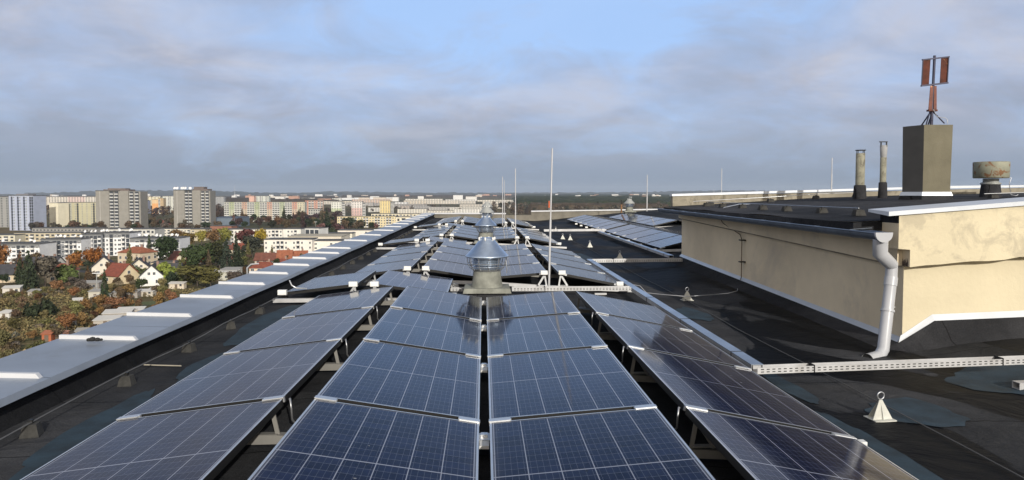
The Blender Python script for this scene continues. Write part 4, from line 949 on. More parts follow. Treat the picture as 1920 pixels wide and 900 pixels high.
def facade(o, W, H, n, cols, y=0.0, axis='x', mats=(None,), far=False, winw=None, base=0.0, wallmb=None, Wd=0, name='window', lim=100, balc=None, sgn=1):
    """rows n, cols: string of w window, W wide window, b balcony, . blank, d dark bay"""
    fh = (H-base)/n; cw = W/len(cols); made = 0; rest = MB(); rb = MB(); k_w = 0; k_b = 0
    def T(x, yy, z):                      # facade coordinates -> local coordinates of the building
        return (x, yy, z) if axis == 'x' else ((0+yy*-sgn if False else (yy if sgn < 0 else Wd-yy)), x, z)
    def bx(mb, x0, x1, y0, y1, z0, z1):
        a = T(x0, y0, z0); b = T(x1, y1, z1); mb.box(min(a[0],b[0]), max(a[0],b[0]), min(a[1],b[1]), max(a[1],b[1]), z0, z1)
    wm = {}
    for j in range(n-1, -1, -1):
        for i, ch_ in enumerate(cols):
            if ch_ == '.': continue
            x = cw*(i+.5); z = base+fh*j
            ww = {'w': min(cw*.5, 1.6), 'W': cw*.8, 'b': cw*.72, 'd': cw*.8, 's': cw*.3}[ch_]
            z0 = z+fh*(.32 if ch_ != 'd' else .12); z1 = z+fh*.82
            if ch_ in 'wWs':
                if far or k_w >= lim:
                    tgt = wallmb if far else rest
                    tgt.cur = 1; bx(tgt, x-ww/2, x+ww/2, -.04, .0, z0, z1); tgt.cur = 0
                else:
                    key = ch_
                    if key not in wm:
                        mb = MB(); bx(mb, -ww/2, ww/2, -.05, .0, 0, z1-z0); mb.cur = 1; e = .10; bx(mb, -ww/2+e, -.04, -.07, -.052, e, z1-z0-e); bx(mb, .04, ww/2-e, -.07, -.052, e, z1-z0-e)
                        wm[key] = mb.mesh('window', [m_wframe, m_pane])
                        # shift: mesh is built about x = 0
                    loc = (x, 0, z0) if axis == 'x' else (0, x, z0)
                    place(wm[key], 'window', o, loc); k_w += 1
            else:
                if far or k_b >= lim:
                    tgt = wallmb if far else rb
                    tgt.cur = 1; bx(tgt, x-ww/2, x+ww/2, -.04, .0, z0, z+fh*.9)
                    if ch_ == 'b': tgt.cur = 2; bx(tgt, x-ww/2-.1, x+ww/2+.1, -1.1, -.05, z+.02, z+fh*.42)
                    tgt.cur = 0
                else:
                    if ch_ not in wm:
                        mb = MB(); mb.cur = 1; bx(mb, -ww/2, ww/2, -.05, .0, fh*.1, fh*.9); mb.cur = 0
                        if ch_ == 'b': bx(mb, -ww/2-.1, ww/2+.1, -1.2, -1.1, 0, fh*.40); bx(mb, -ww/2-.1, ww/2+.1, -1.1, -.052, 0, .15); bx(mb, -ww/2-.1, -ww/2, -1.1, -.052, .15, fh*.4); bx(mb, ww/2, ww/2+.1, -1.1, -.052, .15, fh*.4)
                        else: bx(mb, -ww/2, ww/2, -.9, -.052, 0, .2)
                        wm[ch_] = mb.mesh('balcony', [balc or m_balc, m_pane])
                    loc = (x, 0, z) if axis == 'x' else (0, x, z)
                    place(wm[ch_], 'balcony', o, loc); k_b += 1
    for r_, nm in ((rest, 'upper_windows'), (rb, 'lower_balconies')):
        if r_.v and not far: q = r_.build('window' if r_ is rest else 'balcony', [m_wframe, m_pane, m_balc], o); tag(q, kind='stuff')
m_two = {}
def block(lab, x0, x1, ytop, Z, yaw, depth, n, cols, col, side='', scol=None, roofc=None, far=False, name='apartment_block', cat='building', par=.5, band=None, top=None, dishes=0, extra=None, group=None, balc=None, sgn=1, zb=ZG):
    L0, W, ang = frame_from_px(x0, x1, ytop, Z, yaw)
    H = L0.z-zb; o = thing(name, lab, cat, (L0.x, L0.y, zb), ang, group)
    wm_ = wallm(col); sm_ = wallm(scol or col)
    mb = MB()
    mb.cur = 0; mb.quad((0,0,0),(W,0,0),(W,0,H),(0,0,H)); mb.quad((W,depth,0),(0,depth,0),(0,depth,H),(W,depth,H))
    mb.cur = 3; mb.quad((W,0,0),(W,depth,0),(W,depth,H),(W,0,H)); mb.quad((0,depth,0),(0,0,0),(0,0,H),(0,depth,H)); mb.cur = 0
    if band:      # coloured strips of the facade: list of (start, end, colour, zlow, zhigh) fractions
        for k, (a, b, cc, z0, z1) in enumerate(band):
            bm_ = MB(); bm_.box(W*a, W*b, -.03, 0, H*z0, H*z1); bm_.build('painted_strip', wallm(cc), o)
    if cols and far: facade(o, W, H-.5, n, cols, far=True, wallmb=mb)
    if side and far: facade(o, depth, H-.5, n, side, axis='y', far=True, wallmb=mb, Wd=W, sgn=sgn)
    mb.build('wall', [wm_, m_pane, balc or m_balc, sm_], o)
    if cols and not far: facade(o, W, H-.5, n, cols, balc=balc)
    if side and not far:
        so = bpy.data.objects.new('side_bay', None)
        # windows of the side wall: same parts turned by a right angle
        fh = (H-.5)/n; cw = depth/len(side); mw = MB(); mw.box(-.04,.04,-min(cw*.3,.8),min(cw*.3,.8),0,fh*.5); me_ = mw.mesh('window', m_pane)
        k_ = 0; bpy.data.objects.remove(so)
        for j in range(n):
            for i, ch_ in enumerate(side):
                if ch_ == '.': continue
                if k_ < 60: place(me_, 'window', o, (W+.02 if sgn > 0 else -.02, cw*(i+.5), fh*j+fh*.3)); k_ += 1
    mb = MB(); e = .25; mb.box(-e, W+e, -e, depth+e, H+.003, H+par*.5); mb.build('roof', roofc or m_flat, o)
    if top:
        for (a, b, hh, cc) in top:
            mb = MB(); mb.box(W*a, W*b, depth*.2, depth*.8, H+par*.5+.003, H+par*.5+hh); mb.build('roof_house', wallm(cc), o)
    return o, L0, W, H, ang
def dishes_on(L0, W, H, ang, depth, n, seed, lab, grp, s=1.0):
    rnd = random.Random(seed)
    me_ = MB().lathe([(0,0),(.5,.06),(.85,.2),(.87,.22),(.5,.1),(0,.04)], 12).mesh('dish', m_dish); mp = MB().tube([(0,0,-.9),(0,0,0)], .08, 5).mesh('pole', m_frame_side)
    for i in range(n):
        x = W*(i+.5)/n+rnd.uniform(-.6,.6); y = rnd.uniform(.5, depth*.7); z = H+.9
        wx = L0.x+x*math.cos(ang)-y*math.sin(ang); wy = L0.y+x*math.sin(ang)+y*math.cos(ang)
        o = thing('satellite_dish', lab, 'satellite dish', (wx, wy, ZG+H+.25), 0, grp)
        d = place(me_, 'dish', o, (0,0,1.0), (R(62), 0, rnd.uniform(-.5,.5)), (s,s,s)); place(mp, 'pole', o, (0,.15,.9))
CREAM=(.62,.57,.42); WHITE=(.80,.78,.73); GREY=(.30,.31,.32); LGREY=(.48,.49,.50); BEIGE=(.29,.275,.245); OLIVE=(.47,.44,.30); YEL=(.66,.54,.25); PINK=(.63,.47,.42); GRN=(.46,.52,.36); ORG=(.62,.33,.15); TERR=(.50,.27,.19); BLUEG=(.40,.43,.52)
# far left towers
block('pale blue grey tower block at the left edge with dark balcony columns', 16, 62, 367, 590, -6, 14, 12, '.dw.dw.dw.dd', (.42,.46,.57), par=.8, top=[(.2,.7,1.2,(.2,.2,.22))], side='', balc=wallm((.30,.34,.50)))
block('dim grey tower cut by the left picture edge', -30, 15, 369, 640, 4, 14, 12, 'w.w.w.w.w', (.30,.30,.29), far=True)
# cream slab with bright gable
block('long cream and olive slab block with bright blank gable', 108, 182, 380, 640, 12, 13, 10, 'dw.w.w.wd.w.w.wdw', OLIVE, side='', scol=(.72,.66,.50), sgn=-1, band=[(0,.35,(.42,.42,.34),0,1)], balc=wallm((.5,.45,.30)))
block('narrow bright cream gable end beside the olive slab', 92, 108.5, 380.5, 631, -16, 11, 10, '', (.78,.72,.55), name='apartment_gable')
block('long pale block row behind the cream slab', 74, 180, 369, 1250, 6, 14, 10, 'wwwwwwwwwwwwwwwwwwww', (.58,.54,.48), far=True, band=[(.5,.8,(.60,.48,.44),.3,1)])
block('greenish block left of the long pale row', 58, 76, 375.5, 1200, 0, 14, 9, 'wwwwww', (.52,.54,.40), far=True)
# twin grey towers
for lab, xa, xb, xc, xd, yt, Z, ybx in (('left of the two tall grey concrete towers', 179, 216, 236, 259, 358, 585, (198,230,352)), ('right of the two tall grey concrete towers, dishes on top', 325, 353, 375, 391, 357, 615, (360,378,352.5))):
    o = thing('tower_block', lab, 'building', (0,0,0)); A = at(xa, yt, Z); B = at(xd, yt, Z); H = A.z-ZG; W = (B-A).length; o.location = (A.x, A.y, ZG); o.rotation_euler.z = R(4)-YAW
    e1, e2, e3 = W*(xb-5-xa)/(xd-xa), W*(xb+15-xa)/(xd-xa), W*(xc-xa)/(xd-xa)
    a, b, c_, d_ = 0, W*.27, W*.47, W*.72
    conc = (.275,.262,.235)
    mb = MB(); mb.box(0, W*.30, 0, 16, 0, H); mb.box(W*.3001, W*.52, .9, 16, 0, H-.5); mb.box(W*.5201, W*.74, .2, 16, 0, H); mb.box(W*.7401, W, 1.3, 15, 0, H-.4); mb.build('wall', wallm(conc), o)
    fh = (H-.5)/12; n = 12
    mbb = MB(); bw = W*.085; mbb.box(-bw/2, bw/2, -1.1, -.95, 0, fh*.36); mbb.box(-bw/2,bw/2,-.95,-.02,0,.15); me_b = mbb.mesh('balcony', wallm((.50,.50,.49)))
    mbw = MB(); mbw.box(-bw/2, bw/2, -.08, -.01, fh*.12, fh*.92); me_w = mbw.mesh('window', m_pane)
    for j in range(n):
        for fx, yy in ((.355, .9), (.46, .9), (.80, 1.3), (.92, 1.3)):
            place(me_b, 'balcony', o, (W*fx, yy, fh*j+.1)); place(me_w, 'window', o, (W*fx, yy, fh*j+.1))
    MB().box(-.2, W*.53, -.15, 16.2, H+.003, H+.5).build('roof', m_flat, o)
    mb = MB(); x0, x1, yb = ybx; mb.box(W*(x0-xa)/(xd-xa), W*(x1-xa)/(xd-xa), 3, 12, H+.503, H+2.2+(358-yt)); mb.box(W*(x0-xa-7)/(xd-xa) if x0 < 300 else W*.5, W*(x1-xa+8)/(xd-xa), 2, 13, H-.2, H+1.3); mb.build('roof_house', wallm((.16,.13,.12)), o)
    MB().box(W*.09, W*.102, -.06, -.002, 0, H-.5).build('joint_line', wallm((.45,.43,.40)), o)
    if x0 > 300: dishes_on(A, W*.45, H+.6, R(4)-YAW, 5, 6, 4, 'white dish on the roof of the right grey tower', 'dishes on the right grey tower', 1.5)
# coloured towers between
block('pale green slim tower right of the left grey tower', 257, 268, 375, 1050, 0, 12, 11, 'www', (.56,.58,.38), far=True)
block('bluish white slim tower beside the pale green one', 268.5, 277, 376, 1060, 8, 12, 11, 'bb', (.42,.45,.55), far=True)
block('cream tower top behind the orange tower', 275, 300, 369, 1250, 4, 12, 11, 'wwww', (.66,.60,.44), far=True)
block('bright orange tower between the grey towers', 285, 296, 374, 1050, 0, 12, 11, '', (.70,.36,.15), far=True, band=[(0,1,(.68,.50,.30),.72,1)])
block('orange and cream striped tower right of the orange one', 296.3, 306, 372, 1050, 8, 12, 11, 'bw', (.62,.46,.27), far=True)
block('tall white and grey tower left of the right grey tower', 305, 327, 368, 1100, 5, 12, 12, '.w.bw.b', (.58,.58,.52), far=True)
block('low red brick hall between the grey towers', 288, 330, 413, 700, -4, 22, 2, '', (.20,.075,.055), name='brick_hall')
block('white block just right of the right grey tower', 391, 398.5, 367.5, 1650, 0, 12, 10, 'ww', (.74,.73,.70), far=True)
block('pale grey slab right of the white end block', 398.7, 420, 369, 1680, 6, 12, 10, 'wwwwwwww', (.40,.40,.40), far=True)
block('small pale low block under the grey slab', 391, 412, 384.5, 1300, 4, 12, 5, 'wwwww', (.52,.50,.47), far=True)
block('distant pink gabled tower row above the long painted slab', 467, 476, 368, 1500, 0, 12, 11, '', (.66,.42,.34), far=True)
block('distant white and green towers beside the pink one', 476.3, 504, 367.5, 1520, 3, 12, 11, 'bw.bw.bw', (.56,.58,.53), far=True)
# long painted slab
cols = 'bb' + 'ww' + 'bbb' + 'ww' + 'bbb'+'ww'+'bbb'+'ww'+'bbb'+'ww'+'bbb'+'ww'+'www'
n_ = len(cols); bands = []
for a, b, cc in ((2,4,(.36,.40,.24)),(7,9,(.48,.30,.22)),(12,14,(.36,.40,.24)),(17,19,(.50,.29,.22)),(22,24,(.36,.40,.26)),(27,29,(.52,.27,.20)),(29,32,(.55,.50,.36))):
    if a/n_ < 1: bands.append((a/n_, min(1, b/n_), cc, .62, .999)); bands.append((a/n_, min(1, b/n_), tuple((x+y)/2 for x, y in zip(cc, (.56,.55,.42))), .0, .6195))
block('very long prefabricated slab in green, pink and white with balconies', 420, 571, 379, 770, 6, 12, 10, cols, (.56,.56,.50), band=bands, side='w', roofc=m_flat)
block('orange topped balcony block at the right end of the long slab', 572, 606, 376, 860, 12, 12, 10, 'wbbwbb', (.52,.36,.28), band=[(0,.18,(.52,.25,.18),.0,1),(.5,.68,(.52,.27,.20),0,1)])
block('low grey block below the orange topped balcony block', 578, 600, 392, 760, 8, 12, 5, 'wwwww', (.42,.41,.38), far=True)
# blue grey hall
block('long low blue grey hall in front of the painted slab', 392, 440, 409, 640, 2, 40, 1, '', (.16,.20,.25), name='hall', roofc=wallm((.10,.13,.18)))
block('low brick red annex below the blue grey hall', 394, 434, 424, 560, 0, 12, 1, '', (.28,.13,.09), name='brick_annex')
# three small towers
for lab, xa, xb, yt, cc, c2, Z in (('white tower with green lower half, left of three', 621, 640, 378.5, (.70,.70,.64), (.50,.55,.36), 830), ('white tower with pink lower half, middle of three', 659, 678.5, 378, (.72,.68,.64), (.64,.44,.40), 850), ('yellow tower, right of three', 712, 731, 376.5, (.72,.58,.28), None, 1000)):
    o, L0, W, H, ang = block(lab, xa, xb, yt, Z, 0, 11, 10, 'wwww', cc, side='w', band=[(0,1,c2,0,.62)] if c2 else None)
    block('balcony side wing of the ' + lab.split(',')[0], xb+.2, xb+7, yt+2, Z+3, 22, 11, 10, 'b', (.38,.38,.37), name='tower_wing')
# yellow four storey row
block('long yellow and white four storey block row', 632, 745, 406, 640, 4, 12, 4, 'wbbwwbbwwbbwwbbwwbbww', (.68,.58,.36), side='', group=None)
block('pale block top behind the yellow row', 696, 800, 401, 720, 4, 12, 4, 'wwbwwbwwbwwbwwbw', (.66,.60,.46), far=True)
block('low cream row behind the metal roof edge, right', 742, 830, 407, 560, 2, 12, 3, 'wbwwbwwbw', (.70,.64,.50), far=True)
# long white block in the middle distance
block('long white balcony block with grey gable behind yellow trees', 417, 530, 430.5, 420, 5, 11, 4, 'wbbwwbbwwbbwwbbw', (.74,.71,.65), side='', scol=(.40,.40,.40), sgn=-1)
block('blank grey gable end left of the long white block', 405, 417, 430.5, 416, -25, 9, 4, '', (.38,.38,.375), name='apartment_gable')
block('white stepped part at the right end of the long white block', 530.5, 564, 429.5, 422, 0, 11, 4, '.wwb.', (.76,.74,.68))
block('white block with dark window bays right of the stepped part', 572, 598, 428, 415, -14, 11, 3, 'ddd', (.62,.62,.60))
# white modern blocks in front
block('bright cream white block with rounded balcony bay, left', 495, 585, 449.5, 330, 3, 12, 4, 'w.wbbw.wbw.w', (.80,.75,.68))
block('bright cream white block on the right beside the roof edge', 587, 655, 452, 336, 3, 12, 4, 'w..ww.w', (.80,.76,.68))
block('long flat cream building behind the two bright blocks', 540, 640, 444, 385, 2, 24, 4, '', (.70,.64,.54), roofc=wallm((.42,.38,.30)))
block('long low pale yellow white building behind the bright blocks', 606, 660, 438, 440, 2, 12, 4, 'w.w.w', (.72,.68,.56))
block('pale pink white low building beside the metal edge', 633, 740, 432, 470, 3, 14, 3, '..w.w.w.w', (.76,.70,.62))
# modern estate on the left
def modern(lab, x0, x1, yt, Z, yaw, n, cols, low=(.80,.80,.80), up=(.20,.205,.21), nd=0, seed=0, depth=13, grey=None):
    o, L0, W, H, ang = block(lab, x0, x1, yt, Z, yaw, depth, n, cols, low, band=[(0,1,up,.80,1)]+([(grey[0],grey[1],(.24,.25,.27),0,.76)] if grey else []), roofc=m_flat)
    if nd: dishes_on(L0, W, H, ang, depth, nd, seed, 'white dish on ' + lab, 'dishes on the modern estate roofs', .8)
    return o
modern('white modern block with grey top at the left edge', -40, 74, 458, 318, 3, 4, 'bwWbwbwWdbwbw', nd=5, seed=1)
modern('white and grey modern block, second from the left', 76, 152, 449, 335, 4, 4, 'bdwbdWbdbw', nd=5, seed=2, grey=(.45,.65))
modern('dark grey and white balcony block, third from the left', 152, 190, 440, 345, 20, 5, 'bdbdb', nd=4, seed=3, low=(.50,.51,.53))
modern('white modern block with tall bays behind the orange roofed house', 189, 243, 437, 352, 4, 5, 'dwdwWbd', nd=7, seed=4)
modern('white modern block with grey penthouse floor near the two pines', 243, 336, 447, 340, 3, 4, '.Wbwbwbwdd', nd=9, seed=5, grey=(0,.0001))
block('grey roofed part behind the estate with pale balconies', 195, 290, 430, 400, 3, 13, 4, 'bwbwbwbwbwbw', (.58,.57,.53), far=True)
block('beige low row behind the estate on the left', 26, 152, 437, 430, 2, 12, 3, 'wbwbwwbwbwwbw', (.52,.46,.34), far=True)
block('pale low row at the far left behind the estate', -40, 28, 441, 420, 2, 12, 3, 'wbwwbw', (.62,.58,.46), far=True)
block('long grey low building with many small windows left of the grey tower', 60, 180, 428, 505, -3, 14, 3, 'wwwwwwwwwwwwwwwwww', (.33,.32,.30), far=True)
block('white long block with beige gable below the right grey tower', 276, 357, 429, 470, -6, 10, 4, 'bwwbwwbwwbwwb', (.70,.66,.56))
block('beige gable end of the white long block', 357.5, 385, 430, 462, 4, 12, 4, 'w..', (.50,.44,.32), name='apartment_gable')
# far rows of town in the centre
rnd = random.Random(12); px_mid = lambda a, b: (a+b)/2; far_rows = [(745,800,392,1000,(.70,.66,.58)),(802,850,395,900,(.66,.62,.54)),(852,900,392,1000,(.72,.70,.66)),(905,960,384,1400,(.64,.58,.50)),(962,1010,385,1420,(.58,.54,.50)),(690,735,389,1150,(.62,.60,.56)),(760,830,373,2400,(.74,.70,.62)),(835,890,374,2450,(.72,.70,.66)),(895,1000,375,2500,(.72,.68,.60)),(600,640,372,2500,(.72,.70,.64)),(500,560,368,2900,(.7,.66,.6)),(735,800,383,1500,(.34,.32,.31)),(690,742,381,1700,(.36,.34,.34)),(648,700,380,1650,(.38,.36,.35)),(640,660,377,1900,(.64,.58,.48)),(660,730,374,2100,(.58,.44,.36)),(600,640,377,1900,(.60,.56,.48)),
 (757,800,376,1900,(.60,.53,.44)),(800,860,376,1950,(.66,.60,.52)),(858,892,377,2000,(.62,.57,.50)),(740,764,379,1650,(.70,.70,.70)),(803,850,388,1150,(.44,.42,.40)),(843,908,388.5,1130,(.62,.60,.55)),(776,806,386,1200,(.34,.33,.33)),
 (905,960,378,1800,(.68,.63,.55)),(960,1008,379,1850,(.66,.58,.48)),(930,975,377,2050,(.58,.55,.50)),(700,735,370,2900,(.72,.72,.72)),(628,664,371,3000,(.70,.70,.70)),(664,710,370.5,3050,(.74,.74,.74)),(1070,1085,373,3000,(.72,.72,.72)),
 (715,745,372,2600,(.64,.56,.48)),(1010,1034,376,2300,(.66,.64,.60)),(752,768,386,1250,(.42,.36,.32)),(862,905,383,1500,(.56,.52,.46)),(520,545,369.5,3000,(.62,.56,.50)),(560,590,371,2800,(.66,.64,.60))]
for i, (xa, xb, yt, Z, cc) in enumerate(far_rows):
    nst = 5 if Z < 2500 else 3
    pos = 'nearer' if Z < 1700 else 'far'
    pos += ', between ' + ('the yellow tower and the roof edge' if px_mid(xa, xb) < 760 else 'the edge and the vents' if px_mid(xa, xb) < 860 else 'left of the vents' if px_mid(xa, xb) < 905 else 'the vents and the rods')
    s_ = 'white' if cc[2] > .65 else 'grey' if cc[0] < .45 else 'cream' if cc[0] > .6 else 'pale brown'
    block(f"{s_} {'wide' if xb-xa > 45 else 'small'} low block, {pos}", xa, xb, yt, Z, rnd.uniform(-3, 6), 12, nst, '' if Z > 2500 else 'w.b'*max(2, int((xb-xa)/5)), cc, far=True, group='low town blocks in the distance')
rnd = random.Random(99); small = MB()
for i in range(100):
    px = rnd.uniform(60, 1000) if i < 55 else rnd.uniform(1040, 1240); Z = rnd.uniform(2200, 5200); q = at(px, 400, Z); w_, d_, h_ = rnd.uniform(10, 45), rnd.uniform(10, 14), rnd.uniform(6, 16)
    o = thing('distant_building', f"tiny {'wide' if w_ > 28 else 'narrow'} building {'far left' if px < 300 else 'left' if px < 600 else 'centre' if px < 1040 else 'right'}, {'nearer' if Z < 3500 else 'farther'}, near the horizon", 'building', (q.x, q.y, ZG), rnd.uniform(-.3,.3), 'tiny buildings near the horizon')
    MB().box(-w_/2, w_/2, -d_/2, d_/2, 0, h_+6).build('wall', wallm(rnd.choice([(.72,.70,.66),(.6,.52,.44),(.5,.3,.22),(.75,.74,.72)])), o); MB().box(-w_/2-.3, w_/2+.3, -d_/2-.3, d_/2+.3, h_+6.003, h_+6.6).build('roof', m_flat, o)
# thin far masts
for px, yt, Z, lab in ((441, 348, 7000, 'very distant slim mast on the left wooded hills'), (1104, 381, 1500, 'lattice pylon left of the lone ventilator'), (1150, 382, 1500, 'lattice pylon just left of the lone ventilator'), (1022, 365, 3500, 'distant pale pole beyond the wood'), (1338, 355, 5200, 'distant twin chimneys right of the wood')):
    b = at(px, 400, Z); b.z = ZG; t_ = at(px, yt, Z); h_ = t_.z-ZG; o = thing('distant_mast', lab, 'mast', b); r_ = .35*Z/F
    mb = MB()
    if 'pylon' in lab:
        for sx in (-1, 1):
            for sy in (-1, 1): mb.bar((sx*2.2, sy*2.2, 0), (sx*.3, sy*.3, h_), .22, .22)
        for z in (h_*.6, h_*.75, h_*.9): mb.bar((-3, 0, z), (3, 0, z), .25, .25)
        for k in range(8): z = h_*k/9; s2 = 2.2-1.9*k/9; mb.bar((-s2,-s2,z),(s2,-s2,z+h_/9),.12,.12); mb.bar((s2,-s2,z),(-s2,-s2,z+h_/9),.12,.12)
        mb.build('lattice', m_cone_grey, o)
    else: mb.tube([(0,0,0),(0,0,h_)], [r_*1.2, r_*.6], 6).build('shaft', m_balc, o)
b = at(1029.5, 400, 700); b.z = ZG; o = thing('orange_banner_pole', 'pole carrying an orange marker beyond the far roof edge', 'pole', b)
MB().tube([(0,0,0),(0,0,(361-376)/F*700-ZG+1.5)], .15, 6).build('pole', m_balc, o); hz = (361-383)/F*700+1.5-ZG
MB().tube([(0,0,hz-3.4),(0,0,hz+3.2)], [.9, .75], 8).build('orange_marker', mat('orange_marker', (.60,.12,.03), .7), o)

# ------------------------------------------------------------------ houses
m_tile_red = mat('red_tiles', (.22,.062,.036), .8, 0, .22, .8, sc3=(1,1,3)); m_tile_or = mat('orange_tiles', (.29,.10,.05), .8, 0, .2, .8); m_tile_dk = mat('dark_tiles', (.055,.055,.062), .8, 0, .2, .8); m_tile_br = mat('brown_tiles', (.16,.060,.040), .8, 0, .2, .8)
def house(lab, px, pybase, w_, d_, eave, ridge, rot, wall, tile, kind='gable', wins=2, chim=True, dorm=False, name='house'):
    """ridge runs along local x unless kind is 'gablef' (gable toward local -y)"""
    k_ = .66 if px > 425 else .84
    if 'modern villa' in lab: k_ = .95
    w_ *= k_; d_ *= k_; eave *= k_; ridge *= k_
    if px > 480: pybase += 3
    b = gpt(px, pybase); o = thing(name, lab, 'house', b, R(rot)-YAW)
    x, y = w_/2, d_/2; e = .45
    mb = MB(); mb.quad((-x,-y,0),(x,-y,0),(x,-y,eave),(-x,-y,eave)); mb.quad((x,y,0),(-x,y,0),(-x,y,eave),(x,y,eave))
    mb.quad((x,-y,0),(x,y,0),(x,y,eave),(x,-y,eave)); mb.quad((-x,y,0),(-x,-y,0),(-x,-y,eave),(-x,y,eave))
    if kind == 'gable': mb.add([(-x,-y,eave),(-x,y,eave),(-x,0,ridge-.1)],[(0,2,1)]); mb.add([(x,-y,eave),(x,y,eave),(x,0,ridge-.1)],[(0,1,2)])
    if kind == 'gablef': mb.add([(-x,-y,eave),(x,-y,eave),(0,-y,ridge-.1)],[(0,1,2)]); mb.add([(-x,y,eave),(x,y,eave),(0,y,ridge-.1)],[(0,2,1)])
    mb.build('wall', wallm(wall), o)
    mb = MB(); th = .22; dz = e*(ridge-eave)/(y if kind == 'gable' else x)
    def slab(a, b, c, d): 
        n = (Vector(b)-Vector(a)).cross(Vector(d)-Vector(a)).normalized()*th
        if n.z < 0: n = -n
        mb.hexa([a,b,c,d]+[tuple(Vector(p)+n) for p in (a,b,c,d)])
    if kind == 'gable':
        slab((-x-e,-y-e,eave-dz),(x+e,-y-e,eave-dz),(x+e,0,ridge),(-x-e,0,ridge)); slab((-x-e,0,ridge),(x+e,0,ridge),(x+e,y+e,eave-dz),(-x-e,y+e,eave-dz))
    elif kind == 'gablef':
        slab((-x-e,-y-e,eave-dz),(0,-y-e,ridge),(0,y+e,ridge),(-x-e,y+e,eave-dz)); slab((0,-y-e,ridge),(x+e,-y-e,eave-dz),(x+e,y+e,eave-dz),(0,y+e,ridge))
    elif kind == 'hip':
        r_ = max(.3, x-y*.85); v = [(-x-e,-y-e,eave),(x+e,-y-e,eave),(x+e,y+e,eave),(-x-e,y+e,eave),(-r_,0,ridge),(r_,0,ridge)]
        mb.add(v, [(0,1,5,4),(1,2,5),(2,3,4,5),(3,0,4),(3,2,1,0)])
    else: mb.box(-x-.2,x+.2,-y-.2,y+.2,eave+.003,eave+.35)
    ro = mb.build('roof', tile, o)
    if chim and kind != 'flat': MB().box(x*.3,x*.3+.7,-.2,.5,ridge-1.2,ridge+1.0).build('chimney', wallm((.3,.2,.16)), ro)
    if dorm: mb = MB(); n=10; vs=[(1.9*math.cos(math.pi*k/n), -y-.1, eave+.1+1.9*math.sin(math.pi*k/n)) for k in range(n+1)]; vs2=[(a,-y*.2,c) for a,b,c in vs]; mb.add(vs+vs2,[tuple(range(n+1))[::-1]]+[(k,k+1,n+2+k,n+1+k) for k in range(n)]); mb.build('dormer', wallm((.7,.65,.5)), ro)
    mw = MB(); e_ = .9; mw.box(-.65,.65,-.05,0,0,1.3); mw.cur = 1; mw.box(-.55,-.04,-.07,-.052,.1,1.2); mw.box(.04,.55,-.07,-.052,.1,1.2); me_ = mw.mesh('window', [m_wframe, m_pane])
    fl = max(1, int(eave/k_/2.7))
    for j in range(fl):
        for i in range(wins): place(me_, 'window', o, (-x+w_*(i+.5)/wins, -y, (1.0+2.7*j)*k_))
        for i in range(max(1, wins-1)):
            for sx in (-1, 1): place(me_, 'window', o, (sx*x, -y+d_*(i+.5)/max(1, wins-1), (1.0+2.7*j)*k_), (0,0,sx*math.pi/2))
    if kind == 'gablef' and ridge-eave > 2.2:
        for sx in (-.8, .8): place(me_, 'window', o, (sx, -y, eave+.3), None, (.7,1,.8))
    if kind == 'gable' and ridge-eave > 2.2: place(me_, 'window', o, (-x, 0, eave+.3), (0,0,-math.pi/2), (.8,1,.9)); place(me_, 'window', o, (x, 0, eave+.3), (0,0,math.pi/2), (.8,1,.9))
    return o
house('house with red hipped roof and cream walls at the left', 119, 528, 9, 9, 4.8, 7.8, 10, (.60,.50,.36), m_tile_red, 'hip')
house('white gabled house with dark grey roof, left of the red roofed one', 196, 516, 9.5, 10, 4.2, 8.6, 28, (.74,.68,.58), m_tile_dk, 'gablef')
o = house('house with bright red sloping roof and beige gable', 228, 530, 10, 9, 3.6, 8.0, -28, (.72,.60,.40), m_tile_red, 'gable')
house('white house with dark roof between the red roof and the white gable', 262, 516, 9, 10, 3.6, 7.6, 25, (.72,.66,.54), m_tile_dk, 'gablef')
house('bright white gabled house with black roof', 288, 533, 8.5, 11, 4.0, 8.2, 20, (.80,.79,.76), m_tile_dk, 'gablef')
house('long dark roof right of the bright white gabled house', 318, 522, 10, 7, 2.8, 6.6, 10, (.5,.46,.4), m_tile_dk, 'gable', 2)
house('large two storey house with orange hipped roof', 259, 498, 15, 11, 7.0, 9.8, -20, (.64,.54,.40), m_tile_or, 'hip', 4)
house('house with brown red roof and arched dormer', 347, 497, 13, 9, 3.0, 7.2, 2, (.66,.56,.44), m_tile_br, 'gable', 3, True, True)
house('low beige flat roofed building among the gardens', 312, 504, 11, 8, 3.4, 3.4, 8, (.62,.53,.38), m_flat, 'flat', 3)
house('low grey modern villa with dishes on top', 380, 483, 18, 10, 4.6, 4.6, -4, (.62,.62,.62), m_flat, 'flat', 5)
house('dark roofed house low at the left edge', 12, 528, 10, 9, 3.6, 7.2, 15, (.58,.48,.34), m_tile_dk, 'gable')
house('black roofed house in front of the white estate', 70, 512, 15, 9, 2.8, 7.4, 8, (.66,.64,.60), m_tile_dk, 'gable', 3)
house('second black roofed house right of the first, before the estate', 97, 507, 10, 8, 2.8, 6.8, -15, (.5,.5,.48), m_tile_dk, 'gable')
house('brown roofed long house by the bright white blocks', 500, 492, 13, 9, 3.2, 7.4, 3, (.62,.52,.42), m_tile_br, 'gable', 3)
house('steep orange red roofed house before the bright blocks', 535, 492, 9, 9, 4.2, 9.2, 8, (.66,.56,.44), m_tile_or, 'gable')
house('orange roofed house right, against the metal roof edge', 562, 490, 10, 9, 3.8, 8.2, 25, (.66,.56,.44), m_tile_or, 'gable')
house('wide red hipped roof house in the front of that cluster', 496, 508, 15, 10, 3.2, 6.6, 5, (.70,.55,.40), m_tile_red, 'hip', 4)
house('red hipped roof house close to the metal edge', 530, 500, 10, 8, 3.0, 6.2, 5, (.70,.55,.40), m_tile_red, 'hip')
